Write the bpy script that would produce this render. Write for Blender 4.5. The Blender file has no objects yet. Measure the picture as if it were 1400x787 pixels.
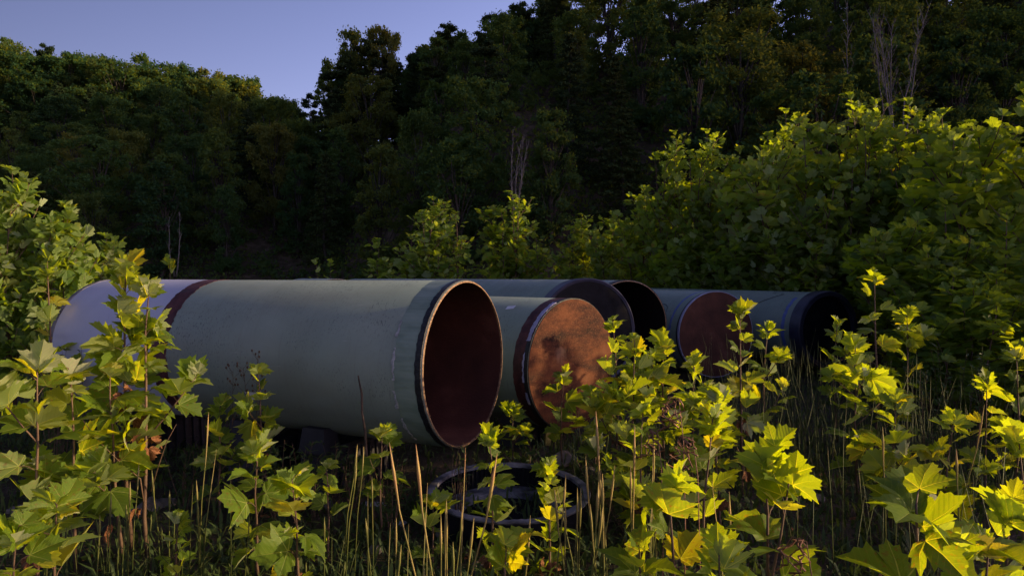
import bpy, math, random
import numpy as np
from mathutils import Vector, Matrix, Euler

S = bpy.context.scene
COL = S.collection
R = math.radians
# ------------------------------------------------------------------ camera
F, HZ, CH = 933.0, 380.0, 1.40
cd = bpy.data.cameras.new('camera')
cd.lens = 24.0; cd.sensor_width = 36.0; cd.clip_start = 0.05; cd.clip_end = 6000
cam = bpy.data.objects.new('camera', cd); COL.objects.link(cam)
cam.location = (0, 0, CH)
cam.rotation_euler = (R(90) - math.atan(13.5 / F), 0, 0)
S.camera = cam
# ------------------------------------------------------------------ light
SUN_EL, SUN_AZ = R(12.0), R(-3.0)          # azimuth: from +X turning towards +Y
sd = Vector((math.cos(SUN_EL) * math.cos(SUN_AZ), math.cos(SUN_EL) * math.sin(SUN_AZ), math.sin(SUN_EL)))
W = bpy.data.worlds.new('World'); S.world = W; W.use_nodes = True
wn = W.node_tree; wn.nodes.clear()
sky = wn.nodes.new('ShaderNodeTexSky'); sky.sky_type = 'NISHITA'; sky.sun_disc = False
sky.sun_elevation = SUN_EL; sky.sun_rotation = math.atan2(sd.x, sd.y)
sky.air_density = 1.0; sky.dust_density = 1.6; sky.ozone_density = 2.5; sky.altitude = 300
tint = wn.nodes.new('ShaderNodeMix'); tint.data_type = 'RGBA'; tint.blend_type = 'MULTIPLY'
tint.inputs[0].default_value = 1.0
tint.inputs[7].default_value = (1.27, 0.86, 1.04, 1)
bg = wn.nodes.new('ShaderNodeBackground'); bg.inputs[1].default_value = 0.13
wo = wn.nodes.new('ShaderNodeOutputWorld')
# the evening sky glows towards the low sun and is deeper away from it, all round
tc = wn.nodes.new('ShaderNodeTexCoord'); dt = wn.nodes.new('ShaderNodeVectorMath'); dt.operation = 'DOT_PRODUCT'; dt.inputs[1].default_value = (sd.x, sd.y, 0)
ma = wn.nodes.new('ShaderNodeMath'); ma.operation = 'MULTIPLY_ADD'; ma.inputs[1].default_value = 1.7; ma.inputs[2].default_value = 1.66
mm_ = wn.nodes.new('ShaderNodeMath'); mm_.operation = 'MAXIMUM'; mm_.inputs[1].default_value = 0.62
vm = wn.nodes.new('ShaderNodeVectorMath'); vm.operation = 'SCALE'
# and it is brighter low down than overhead
sx = wn.nodes.new('ShaderNodeSeparateXYZ'); wn.links.new(tc.outputs['Generated'], sx.inputs[0])
el = wn.nodes.new('ShaderNodeMath'); el.operation = 'MULTIPLY_ADD'; el.inputs[1].default_value = -1.0; el.inputs[2].default_value = 1.34; wn.links.new(sx.outputs[2], el.inputs[0])
ec = wn.nodes.new('ShaderNodeMath'); ec.operation = 'MINIMUM'; ec.inputs[1].default_value = 1.34; wn.links.new(el.outputs[0], ec.inputs[0])
pr_ = wn.nodes.new('ShaderNodeMath'); pr_.operation = 'MULTIPLY'; wn.links.new(ec.outputs[0], pr_.inputs[1])
wn.links.new(tc.outputs['Generated'], dt.inputs[0]); wn.links.new(dt.outputs['Value'], ma.inputs[0]); wn.links.new(ma.outputs[0], mm_.inputs[0])
wn.links.new(tint.outputs[2], vm.inputs[0]); mx_ = wn.nodes.new('ShaderNodeMath'); mx_.operation = 'MINIMUM'; mx_.inputs[1].default_value = 1.75; wn.links.new(mm_.outputs[0], mx_.inputs[0]); wn.links.new(mx_.outputs[0], pr_.inputs[0]); wn.links.new(pr_.outputs[0], vm.inputs['Scale'])
wn.links.new(sky.outputs[0], tint.inputs[6]); wn.links.new(vm.outputs[0], bg.inputs[0]); wn.links.new(bg.outputs[0], wo.inputs[0])
sl = bpy.data.lights.new('sun', 'SUN'); sl.energy = 5.0; sl.angle = R(0.6); sl.color = (1.0, 0.73, 0.38)
so = bpy.data.objects.new('sun', sl); COL.objects.link(so)
so.rotation_euler = sd.to_track_quat('Z', 'Y').to_euler(); so.location = (30, 3, 12)
vs = S.view_settings
vs.view_transform = 'Standard'; vs.look = 'None'; vs.gamma = 1.0; vs.exposure = 0.5; vs.use_curve_mapping = False
S.cycles.max_bounces = 6; S.cycles.transmission_bounces = 4; S.cycles.diffuse_bounces = 3; S.cycles.transparent_max_bounces = 4


def P(px, py, d):
    return Vector(((px - 700) / F * d, d, CH - (py - HZ) / F * d))

# ------------------------------------------------------------------ helpers
class MB:
    def __init__(s): s.v = []; s.f = []; s.uv = []
    def add(s, V, Fc, uv=None):
        o = len(s.v); s.v += [tuple(p) for p in V]; s.f += [tuple(i + o for i in f) for f in Fc]
        if uv is not None: s.uv += uv
    def mesh(s, name, mat=None, smooth=False):
        me = bpy.data.meshes.new(name); me.from_pydata(s.v, [], s.f)
        if s.uv:
            l = me.uv_layers.new(name='vein'); l.data.foreach_set('uv', np.array(s.uv, 'f').ravel())
        if mat: me.materials.append(mat)
        if smooth: me.polygons.foreach_set('use_smooth', np.ones(len(me.polygons), bool))
        return me

def npmesh(name, V, Fc, mat, smooth=False):
    V = np.asarray(V, 'f'); Fc = np.asarray(Fc, 'i'); k = Fc.shape[1]
    me = bpy.data.meshes.new(name)
    me.vertices.add(len(V)); me.vertices.foreach_set('co', V.ravel())
    me.loops.add(Fc.size); me.loops.foreach_set('vertex_index', Fc.ravel())
    me.polygons.add(len(Fc)); me.polygons.foreach_set('loop_start', np.arange(0, Fc.size, k, dtype='i'))
    me.update(calc_edges=True); me.validate()
    if smooth: me.polygons.foreach_set('use_smooth', np.ones(len(me.polygons), bool))
    me.materials.append(mat)
    return me

def obj(name, me, parent=None, M=None, kind=None, label=None):
    o = bpy.data.objects.new(name, me); COL.objects.link(o)
    if parent is not None: o.parent = parent
    if M is not None: o.matrix_basis = M
    if kind: o['kind'] = kind
    if label: o['label'] = label
    return o

def tag(o, label, cat, group=None):
    o['label'] = label; o['category'] = cat
    if group: o['group'] = group
    return o

def thing(name, label, cat, loc=(0, 0, 0), rz=0.0, group=None):
    o = bpy.data.objects.new(name, None); COL.objects.link(o); o.empty_display_size = 0.2
    o.location = loc; o.rotation_euler = (0, 0, rz)
    return tag(o, label, cat, group)

def tube(mb, pts, rad, n=6, cap=True):
    pts = [Vector(p) for p in pts]; V = []; Fc = []
    for i, p in enumerate(pts):
        t = (pts[min(i + 1, len(pts) - 1)] - pts[max(i - 1, 0)]).normalized()
        a = t.cross(Vector((0, 0, 1)) if abs(t.z) < 0.9 else Vector((1, 0, 0))).normalized(); b = t.cross(a)
        r = rad[i] if hasattr(rad, '__len__') else rad
        for k in range(n):
            w = 2 * math.pi * k / n
            V.append(p + a * (math.cos(w) * r) + b * (math.sin(w) * r))
    for i in range(len(pts) - 1):
        for k in range(n):
            Fc.append((i * n + k, i * n + (k + 1) % n, (i + 1) * n + (k + 1) % n, (i + 1) * n + k))
    if cap: Fc.append(tuple(range((len(pts) - 1) * n, len(pts) * n))); Fc.append(tuple(range(n))[::-1])
    mb.add(V, Fc)

def box(mb, c, s, rz=0, taper=1.0):
    V = []
    for z in (-1, 1):
        t = taper if z > 0 else 1
        for x, y in ((-1, -1), (1, -1), (1, 1), (-1, 1)):
            X = x * s[0] / 2 * t; Y = y * s[1] / 2 * t
            V.append((c[0] + X * math.cos(rz) - Y * math.sin(rz), c[1] + X * math.sin(rz) + Y * math.cos(rz), c[2] + z * s[2] / 2))
    mb.add(V, [(0, 3, 2, 1), (4, 5, 6, 7), (0, 1, 5, 4), (1, 2, 6, 5), (2, 3, 7, 6), (3, 0, 4, 7)])

# ------------------------------------------------------------------ materials
def mat(name):
    m = bpy.data.materials.new(name); m.use_nodes = True
    nt = m.node_tree; nt.nodes.clear()
    return m, nt

class N:
    def __init__(s, nt): s.t = nt
    def n(s, typ, **kw):
        x = s.t.nodes.new('ShaderNode' + typ)
        for k, v in kw.items():
            if k.startswith('i'): s.set(x, int(k[1:]), v)
            else: setattr(x, k, v)
        return x
    def set(s, x, i, v):
        if isinstance(v, bpy.types.NodeSocket): s.t.links.new(v, x.inputs[i])
        elif isinstance(v, bpy.types.Node): s.t.links.new(v.outputs[0], x.inputs[i])
        else: x.inputs[i].default_value = v
    def math(s, op, a, b=0.0, c=0.0): return s.n('Math', operation=op, i0=a, i1=b, i2=c).outputs[0]
    def mix(s, f, a, b, bt='MIX'):
        x = s.n('Mix'); x.data_type = 'RGBA'; x.blend_type = bt
        s.set(x, 0, f)
        for i, v in ((6, a), (7, b)): s.set(x, i, v if not isinstance(v, tuple) else (*v[:3], 1))
        return x.outputs[2]
    def noise(s, vec, sc, det=4.0, ro=0.55, w=None):
        x = s.n('TexNoise'); x.inputs['Scale'].default_value = sc; x.inputs['Detail'].default_value = det; x.inputs['Roughness'].default_value = ro
        if vec is not None: s.t.links.new(vec, x.inputs['Vector'])
        return x.outputs[0]
    def ramp(s, f, stops):
        x = s.n('ValToRGB'); r = x.color_ramp
        while len(r.elements) < len(stops): r.elements.new(0.5)
        for e, (p, c) in zip(r.elements, stops):
            e.position = p; e.color = (*c, 1) if len(c) == 3 else c
        s.set(x, 0, f); return x.outputs[0]
    def bump(s, h, st=0.3, dist=0.01):
        x = s.n('Bump'); x.inputs['Strength'].default_value = st; x.inputs['Distance'].default_value = dist
        s.t.links.new(h, x.inputs['Height']); return x.outputs[0]
    def objco(s, scale=None):
        c = s.n('TexCoord').outputs['Object']
        if scale:
            m = s.n('Mapping'); s.t.links.new(c, m.inputs[0]); m.inputs['Scale'].default_value = scale; return m.outputs[0]
        return c
    def out(s, sh):
        o = s.n('OutputMaterial'); s.t.links.new(sh, o.inputs[0])
    def princ(s, col, rough=0.6, spec=0.4, metal=0.0, bump=None, out=True):
        x = s.n('BsdfPrincipled')
        for k, v in (('Base Color', col), ('Roughness', rough), ('Specular IOR Level', spec), ('Metallic', metal)):
            if isinstance(v, bpy.types.NodeSocket): s.t.links.new(v, x.inputs[k])
            else: x.inputs[k].default_value = (*v, 1) if isinstance(v, tuple) and len(v) == 3 else v
        if bump is not None: s.t.links.new(bump, x.inputs['Normal'])
        if out: s.out(x.outputs[0])
        return x.outputs[0]

def leaf_mat(name, c_dark, c_mid, c_yel, under, trans_gain=1.0, vein=True, tfac=0.55):
    m, nt = mat(name); g = N(nt)
    rnd = g.n('ObjectInfo').outputs['Random']
    col = g.ramp(rnd, [(0.0, c_dark), (0.5, c_mid), (0.86, c_mid), (1.0, c_yel)])
    co = g.objco()
    nz = g.noise(co, 14.0, 3)
    col = g.mix(g.math('MULTIPLY', nz, 0.5), col, (c_yel[0] * .8, c_yel[1] * .8, c_yel[2] * .8))
    br = g.noise(co, 9.0, 4)                                   # brown blotches at some leaves
    rm = g.math('GREATER_THAN', g.math('FRACT', g.math('MULTIPLY', rnd, 37.0)), 0.7)
    bm = g.math('MULTIPLY', rm, g.math('MULTIPLY', g.math('SUBTRACT', br, 0.56), 9.0))
    bmn = g.n('Clamp', i0=bm).outputs[0]
    col = g.mix(g.math('MULTIPLY', bmn, .75), col, (0.13, 0.085, 0.02))
    nrm = None
    if vein:
        uv = g.n('UVMap'); uv.uv_map = 'vein'
        sp = g.n('SeparateXYZ'); nt.links.new(uv.outputs[0], sp.inputs[0])
        d = g.math('ABSOLUTE', sp.outputs[0]); t = sp.outputs[1]
        w = g.math('SUBTRACT', 0.020, g.math('MULTIPLY', t, 0.014))
        v1 = g.n('Clamp', i0=g.math('MULTIPLY', g.math('SUBTRACT', w, d), 110.0)).outputs[0]
        st = g.math('FRACT', g.math('MULTIPLY', g.math('SUBTRACT', t, g.math('MULTIPLY', d, 0.9)), 8.0))
        v2 = g.n('Clamp', i0=g.math('MULTIPLY', g.math('SUBTRACT', 0.055, g.math('ABSOLUTE', g.math('SUBTRACT', st, 0.5))), 18.0)).outputs[0]
        vv = g.math('MAXIMUM', v1, g.math('MULTIPLY', v2, 0.3))
        col = g.mix(g.math('MULTIPLY', vv, 0.75), col, (0.26, 0.32, 0.10))
        wv = g.math('ABSOLUTE', g.math('SUBTRACT', st, 0.5))
        h = g.math('ADD', g.math('MULTIPLY', wv, -0.6), g.math('MULTIPLY', v1, -0.8))
        nrm = g.bump(h, 0.3, 0.004)
    back = g.n('NewGeometry').outputs['Backfacing']
    top = col
    pale = g.math('GREATER_THAN', g.math('FRACT', g.math('MULTIPLY', rnd, 91.0)), 0.74)
    und = g.mix(pale, g.mix(0.72, under, col), g.mix(0.15, under, col))
    c2 = g.mix(back, top, und)
    rg = g.mix(back, (0.42,) * 3, (0.75,) * 3)
    d1 = g.princ(c2, 0.5, 0.25, bump=nrm, out=False)
    pr = nt.nodes[-1]
    tr = g.n('BsdfTranslucent')
    tc = g.mix(1.0, col, (5.4 * trans_gain, 3.9 * trans_gain, 0.25 * trans_gain), 'MULTIPLY')
    nt.links.new(tc, tr.inputs[0])
    if nrm is not None: nt.links.new(nrm, tr.inputs[1])
    ms = g.n('MixShader'); ms.inputs[0].default_value = tfac
    nt.links.new(d1, ms.inputs[1]); nt.links.new(tr.outputs[0], ms.inputs[2])
    g.out(ms.outputs[0]); return m

M = {}
M['leaf'] = leaf_mat('sycamore_leaf', (.042, .105, .016), (.078, .165, .018), (.21, .23, .02), (.44, .47, .31))
M['leaf_far'] = leaf_mat('sycamore_leaf_plain', (.058, .135, .028), (.105, .20, .032), (.17, .22, .022), (.34, .42, .24), trans_gain=.72, vein=False)

def simple(name, stops, scale=8, det=5, rough=.7, spec=.3, bump=.3, bs=None, sc3=None, metal=0., dist=.01):
    m, nt = mat(name); g = N(nt); co = g.objco(sc3)
    n1 = g.noise(co, scale, det); col = g.ramp(n1, stops)
    b = g.bump(g.noise(co, bs or scale * 3, 4), bump, dist)
    g.princ(col, rough, spec, metal, b); return m

M['leaf_dead'] = simple('withered_leaf', [(.35, (.07, .025, .01)), (.6, (.20, .085, .03)), (.75, (.33, .20, .11))], 12, rough=.8)
M['stem'] = simple('sapling_bark', [(.3, (.055, .03, .02)), (.6, (.12, .075, .045)), (.8, (.22, .17, .11))], 20, sc3=(1, 1, .2))
M['deadstem'] = simple('dead_stem', [(.3, (.03, .02, .012)), (.7, (.08, .05, .03))], 20)
M['straw'] = None
m, nt = mat('grass_stalk'); g = N(nt)
z = g.n('SeparateXYZ', i0=g.objco()).outputs[2]
rn = g.n('ObjectInfo').outputs['Random']
hh = g.math('ADD', g.math('MULTIPLY', z, 1.1), g.math('MULTIPLY', g.math('SUBTRACT', g.noise(g.objco(), 9, 2), .5), .9))
col = g.ramp(hh, [(0.05, (.06, .085, .02)), (.45, (.16, .17, .04)), (.8, (.44, .34, .12)), (1, (.48, .28, .13))])
p_ = g.princ(col, .6, .3, out=False); tr = g.n('BsdfTranslucent', i0=col); ms = g.n('MixShader', i0=.35); nt.links.new(p_, ms.inputs[1]); nt.links.new(tr.outputs[0], ms.inputs[2]); g.out(ms.outputs[0]); M['straw'] = m

m, nt = mat('green_grass_stalk'); g = N(nt)
col = g.ramp(g.noise(g.objco(), 6, 3), [(.3, (.03, .05, .012)), (.6, (.06, .08, .02)), (.75, (.17, .13, .06))]); g.princ(col, .6, .25); M['greengrass'] = m
m, nt = mat('weed_leaf'); g = N(nt)
col = g.ramp(g.noise(g.objco(), 5, 4), [(.3, (.030, .055, .018)), (.6, (.060, .095, .026)), (.8, (.13, .135, .04))])
p_ = g.princ(col, .6, .25, out=False); tr = g.n('BsdfTranslucent', i0=g.mix(1.0, col, (1.8, 1.6, .8), 'MULTIPLY')); ms = g.n('MixShader', i0=.35); nt.links.new(p_, ms.inputs[1]); nt.links.new(tr.outputs[0], ms.inputs[2]); g.out(ms.outputs[0]); M['weed'] = m

m, nt = mat('soil'); g = N(nt); co = g.objco()
a = g.noise(co, 1.3, 6); b = g.noise(co, 28, 6, .65)
col = g.ramp(a, [(.35, (.035, .035, .016)), (.5, (.055, .042, .028)), (.65, (.10, .075, .052))])
col = g.mix(g.math('MULTIPLY', g.n('Clamp', i0=g.math('MULTIPLY', g.math('SUBTRACT', b, .58), 6.0)).outputs[0], .7), col, (.20, .17, .14))
g.princ(col, .95, .1, bump=g.bump(b, .8, .03)); M['soil'] = m

def forest_mat(name, stops, tf=.45):
    m, nt = mat(name); g = N(nt)
    rnd = g.n('ObjectInfo').outputs['Random']
    col = g.ramp(rnd, stops)
    col = g.mix(g.noise(g.objco(), .9, 5, .7), g.mix(1.0, col, (.62, .62, .6), 'MULTIPLY'), g.mix(1.0, col, (1.38, 1.38, 1.2), 'MULTIPLY'))
    dfn = g.n('BsdfDiffuse', i0=col); tr = g.n('BsdfTranslucent', i0=g.mix(1.0, col, (6.8, 3.8, .7), 'MULTIPLY'))
    ms = g.n('MixShader', i0=tf); nt.links.new(dfn.outputs[0], ms.inputs[1]); nt.links.new(tr.outputs[0], ms.inputs[2]); g.out(ms.outputs[0])
    return m
M['forest'] = forest_mat('broadleaf_crown', [(0, (.023, .058, .034)), (.45, (.034, .080, .038)), (.8, (.048, .091, .038)), (1, (.062, .092, .038))])
M['conifer'] = forest_mat('conifer_crown', [(0, (.022, .040, .022)), (1, (.035, .055, .022))], .15)
M['bark'] = simple('forest_bark', [(.3, (.016, .013, .010)), (.7, (.045, .038, .03))], 4, sc3=(1, 1, .25))
M['pale_bark'] = simple('bare_tree_bark', [(.3, (.07, .064, .058)), (.7, (.16, .15, .14))], 3, sc3=(1, 1, .3))

# pipe materials
m, nt = mat('green_epoxy'); g = N(nt); co = g.objco()
n1 = g.noise(co, 1.6, 6, .6)
col = g.ramp(n1, [(.3, (.155, .215, .185)), (.55, (.20, .262, .222)), (.75, (.235, .29, .25))])
sp = g.noise(g.objco((3.0, 1.0, 1.6)), 34, 3, .5)
spm = g.n('Clamp', i0=g.math('MULTIPLY', g.math('SUBTRACT', sp, .575), 14.0)).outputs[0]
zone = g.n('Clamp', i0=g.math('MULTIPLY', g.math('SUBTRACT', g.noise(co, 2.2, 3), .42), 5.0)).outputs[0]
spm = g.math('MULTIPLY', spm, zone)
col = g.mix(g.math('MULTIPLY', spm, .7), col, (.03, .045, .045))
fine = g.noise(co, 160, 2, .5)
col = g.mix(g.math('MULTIPLY', fine, .22), col, (.08, .12, .11))
xx = g.n('SeparateXYZ', i0=co)
stk = g.noise(g.objco((9, .7, .7)), 5, 5, .6)
col = g.mix(g.math('MULTIPLY', g.n('Clamp', i0=g.math('MULTIPLY', g.math('SUBTRACT', stk, .54), 5.0)).outputs[0], .35), col, (.12, .14, .115))
sc_ = g.noise(g.objco((1.0, 14, 14)), 6, 3, .5)
col = g.mix(g.math('MULTIPLY', g.n('Clamp', i0=g.math('MULTIPLY', g.math('SUBTRACT', sc_, .70), 14.0)).outputs[0], .5), col, (.34, .37, .35))
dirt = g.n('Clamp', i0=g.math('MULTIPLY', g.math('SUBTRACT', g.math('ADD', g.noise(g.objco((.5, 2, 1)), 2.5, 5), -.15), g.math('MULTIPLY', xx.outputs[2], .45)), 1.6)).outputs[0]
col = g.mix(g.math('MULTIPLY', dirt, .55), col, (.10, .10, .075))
rg = g.ramp(g.noise(co, 7, 4), [(.3, (.42,) * 3), (.7, (.58,) * 3)])
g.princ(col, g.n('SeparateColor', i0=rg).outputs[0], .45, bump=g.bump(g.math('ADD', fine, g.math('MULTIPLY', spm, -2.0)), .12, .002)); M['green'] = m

m, nt = mat('white_coating'); g = N(nt); co = g.objco()
col = g.ramp(g.noise(co, 2.0, 6), [(.3, (.33, .355, .45)), (.7, (.42, .44, .54))])
st = g.n('Clamp', i0=g.math('MULTIPLY', g.math('SUBTRACT', g.noise(g.objco((4, 1, 1)), 26, 3), .66), 8.0)).outputs[0]
col = g.mix(g.math('MULTIPLY', st, .4), col, (.15, .15, .17))
g.princ(col, .6, .35, bump=g.bump(g.noise(co, 90, 2), .15, .002)); M['white'] = m

M['maroon'] = simple('maroon_primer', [(.35, (.035, .010, .012)), (.6, (.075, .022, .022)), (.8, (.13, .05, .04))], 14, rough=.6)
M['black_edge'] = simple('black_edge_coating', [(.4, (.006, .007, .010)), (.8, (.03, .032, .036))], 30, rough=.45, bump=.6)
m, nt = mat('ribbed_green_band'); g = N(nt); co = g.objco()
s3 = g.n('SeparateXYZ', i0=co)
ang = g.math('ARCTAN2', s3.outputs[2], s3.outputs[1])
rb = g.math('SINE', g.math('MULTIPLY', ang, 130.0))
col = g.ramp(g.noise(g.objco((1, 3, 3)), 5, 5), [(.3, (.11, .16, .12)), (.55, (.175, .235, .19)), (.75, (.21, .265, .22))])
rb = g.math('MULTIPLY', rb, g.noise(g.objco((6, 1, 1)), 4, 3))
col = g.mix(g.n('Clamp', i0=g.math('MULTIPLY', rb, .30)).outputs[0], col, (.20, .23, .19))
g.princ(col, .5, .4, bump=g.bump(rb, .2, .002)); M['ribband'] = m
M['residue'] = simple('tape_residue', [(.3, (.16, .17, .17)), (.7, (.42, .42, .44))], 25, rough=.6)
m, nt = mat('bare_steel_edge'); g = N(nt); co = g.objco()
col = g.ramp(g.noise(co, 60, 5, .7), [(.35, (.06, .03, .016)), (.5, (.21, .125, .065)), (.7, (.36, .25, .15))])
g.princ(col, .7, .4, .15, bump=g.bump(g.noise(co, 90, 3), .6, .003)); M['steel'] = m
M['inner_rust'] = simple('inner_rust', [(.3, (.032, .009, .006)), (.55, (.06, .017, .011)), (.8, (.12, .045, .03))], 3, rough=.85, bs=60)
M['inner_black'] = simple('inner_black', [(.3, (.008, .006, .006)), (.8, (.02, .012, .010))], 3, rough=.8)
m, nt = mat('rusted_plate'); g = N(nt); co = g.objco()
n1 = g.noise(g.objco((1, .8, 2.2)), 2.6, 10, .68); n2 = g.noise(co, 75, 4, .7)
col = g.ramp(n1, [(.36, (.014, .005, .003)), (.47, (.050, .015, .006)), (.56, (.095, .031, .011)), (.7, (.125, .05, .021))])
col = g.mix(g.n('Clamp', i0=g.math('MULTIPLY', g.math('SUBTRACT', n2, .5), 2.6)).outputs[0], col, (.15, .066, .03))
vd = g.n('VectorMath', operation='DISTANCE'); nt.links.new(co, vd.inputs[0]); vd.inputs[1].default_value = (0, -.17, .09)
spot = g.n('Clamp', i0=g.math('MULTIPLY', g.math('SUBTRACT', g.math('ADD', .07, g.math('MULTIPLY', g.math('SUBTRACT', g.noise(co, 12, 4), .5), .18)), vd.outputs['Value']), 16.0)).outputs[0]
col = g.mix(g.math('MULTIPLY', spot, .45), col, (.26, .16, .10))
g.princ(col, .85, .2, bump=g.bump(n2, .5, .004)); M['rust'] = m
M['rust_dark'] = simple('dark_rusted_plate', [(.3, (.045, .016, .010)), (.6, (.085, .030, .018)), (.8, (.14, .06, .04))], 5, 8, rough=.85, bs=60)
M['cap_black'] = simple('black_plastic', [(.3, (.006, .0065, .008)), (.7, (.013, .0135, .017))], 9, rough=.75, spec=.04, bump=.15)
M['cap_navy'] = simple('navy_plastic_rim', [(.3, (.016, .018, .035)), (.7, (.035, .036, .065))], 9, rough=.4, bump=.15)
M['blue_paint'] = simple('blue_paint', [(.3, (.06, .09, .26)), (.7, (.11, .15, .36))], 20, rough=.55)
M['tape'] = simple('lavender_tape', [(.3, (.20, .20, .33)), (.7, (.33, .32, .46))], 16, rough=.5)
M['grey_plastic'] = simple('weathered_grey_plastic', [(.35, (.03, .03, .035)), (.5, (.13, .13, .145)), (.8, (.28, .27, .29))], 9, 7, rough=.7)
M['sticker'] = simple('white_sticker', [(.3, (.5, .5, .54)), (.7, (.62, .62, .66))], 20, rough=.5)
M['crib'] = simple('black_rubber_support', [(.3, (.010, .010, .014)), (.7, (.022, .022, .028))], 9, rough=.6)
M['yellow'] = simple('yellow_post', [(.3, (.22, .17, .04)), (.7, (.38, .30, .08))], 20, rough=.7)
M['rock'] = simple('stone', [(.3, (.07, .06, .055)), (.55, (.17, .145, .125)), (.8, (.30, .27, .245))], 6, 8, rough=.95, spec=.15, bump=.8, dist=.03)
M['ink'] = simple('black_marker', [(.3, (.02, .03, .03)), (.7, (.05, .06, .06))], 20)
M['pale_litter'] = simple('pale_scrap', [(.3, (.22, .21, .22)), (.7, (.40, .38, .40))], 20)

# ------------------------------------------------------------------ terrain
rs = np.random.RandomState(3)
PH = rs.rand(12, 4)
def wob(x, y, s):
    r = 0
    for i in range(5):
        a = PH[i, 0] * 6.28; k = s * (1 + i * .7)
        r = r + np.sin((x * np.cos(a) + y * np.sin(a)) * k + PH[i, 1] * 6.28) / (1 + i * .6)
    return r
def terr(x, y):
    x = np.asarray(x, float); y = np.asarray(y, float)
    yt = 40 + np.where(x < 0, -x * 1.2, 0)
    s = y - yt
    cap = 20 + .28 * np.clip(x + 18, -60, 28) + .27 * np.clip(x - 10, 0, 85)
    cap = np.clip(cap, 4, 90)
    sc = cap / .75
    hr = np.where(s < sc, .75 * s, cap - .55 * (s - sc))
    k = np.clip((x - 70) / 40, 0, 1); shade_ridge = np.minimum(1.8 * np.maximum(y - 14, 0), 64) * (y < 200)  # steep unseen ridge far right, added to keep sun off the right hill
    hr = np.where(k > 0, hr * (1 - k) + np.maximum(hr, shade_ridge) * k, hr)
    # left hill
    s2 = y - 62; cl = np.clip(19 + (-39 - x) * .2, 13, 34); s2c = cl / .56
    hl = np.where(s2 < s2c, .56 * s2, cl - .12 * (s2 - s2c))
    hl = np.where(y > 220, hl - .5 * (y - 220), hl)
    h = np.maximum(np.maximum(hr, hl), 0)
    h = h * h / (h + 2.5)
    return h + np.where(h > 1, .5 * wob(x, y, .12), 0) * np.clip(h / 8, 0, 1) + .035 * wob(x, y, .9) * np.clip((np.hypot(x, y) - 1), 0, 1)
gx = np.sinh(np.linspace(-7.2, 7.2, 330)) * 2.2; gy = np.sinh(np.linspace(-6.5, 7.2, 360)) * 2.2 + 6
XX, YY = np.meshgrid(gx, gy); ZZ = terr(XX, YY)
nx, ny = len(gx), len(gy)
idx = np.arange(nx * ny).reshape(ny, nx)
Fq = np.stack([idx[:-1, :-1], idx[:-1, 1:], idx[1:, 1:], idx[1:, :-1]], -1).reshape(-1, 4)
obj('ground', npmesh('ground', np.stack([XX, YY, ZZ], -1).reshape(-1, 3), Fq, M['soil'], True), kind='structure')
def gz(x, y): return float(terr(x, y))

# ------------------------------------------------------------------ pipes
def lathe(mb, prof, n=128, a0=0.0, a1=2 * math.pi, jit=None):
    """revolve (x,r) around the X axis; jit: random wander of the x of every profile point"""
    full = abs(a1 - a0 - 2 * math.pi) < 1e-6
    rows = n if full else n + 1; k = len(prof); V = []; Fc = []
    for i in range(rows):
        a = a0 + (a1 - a0) * i / n
        for j, (x, r) in enumerate(prof):
            dx = jit[j] * (math.sin(a * 23 + j) * .4 + math.sin(a * 61) * .3 + random.uniform(-.4, .4)) if jit else 0
            V.append((x + dx, r * math.sin(a), r * math.cos(a)))
    for i in range(n):
        i2 = (i + 1) % rows
        for j in range(k - 1): Fc.append((i * k + j, i * k + j + 1, i2 * k + j + 1, i2 * k + j))
    mb.add(V, Fc)
def lpart(name, parent, prof, mt, n=128, a0=0, a1=2 * math.pi, jit=None, label=None, smooth=True, z=0):
    mb = MB(); lathe(mb, prof, n, a0, a1, jit); me = mb.mesh(name, mt, smooth)
    o = obj(name, me, parent, Matrix.Translation((0, 0, z)), label=label)
    if smooth:
        try: me.set_sharp_from_angle(angle=R(35))
        except Exception: pass
    return o
def band(r0, x0, x1, t=.003): return [(x0, r0 - .001), (x0, r0 + t), (x1, r0 + t), (x1, r0 - .001)]
RR = .5335; WT = .014
def pipe(x, y, cz, th, L, label, body_mat='green', inner='inner_rust', x_end=0):
    """th: outward normal is (sin th, -cos th); origin on the ground under the mouth, parts have +X outwards"""
    t = thing('steel_pipe', label, 'pipe', (x, y, gz(x, y)), math.atan2(-math.cos(th), math.sin(th)))
    t['zc'] = 0.0; c = cz - gz(x, y)
    t['zc'] = c
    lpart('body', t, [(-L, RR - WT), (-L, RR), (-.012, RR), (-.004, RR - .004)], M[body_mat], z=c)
    lpart('rim', t, [(-.004, RR - .004), (0, RR - .010), (0, RR - WT), (-.012, RR - WT - .001)], M['steel'], z=c)
    lpart('interior', t, [(-.012, RR - WT - .001), (-L, RR - WT - .001)], M[inner], z=c)
    return t, c
random.seed(5)
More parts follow.
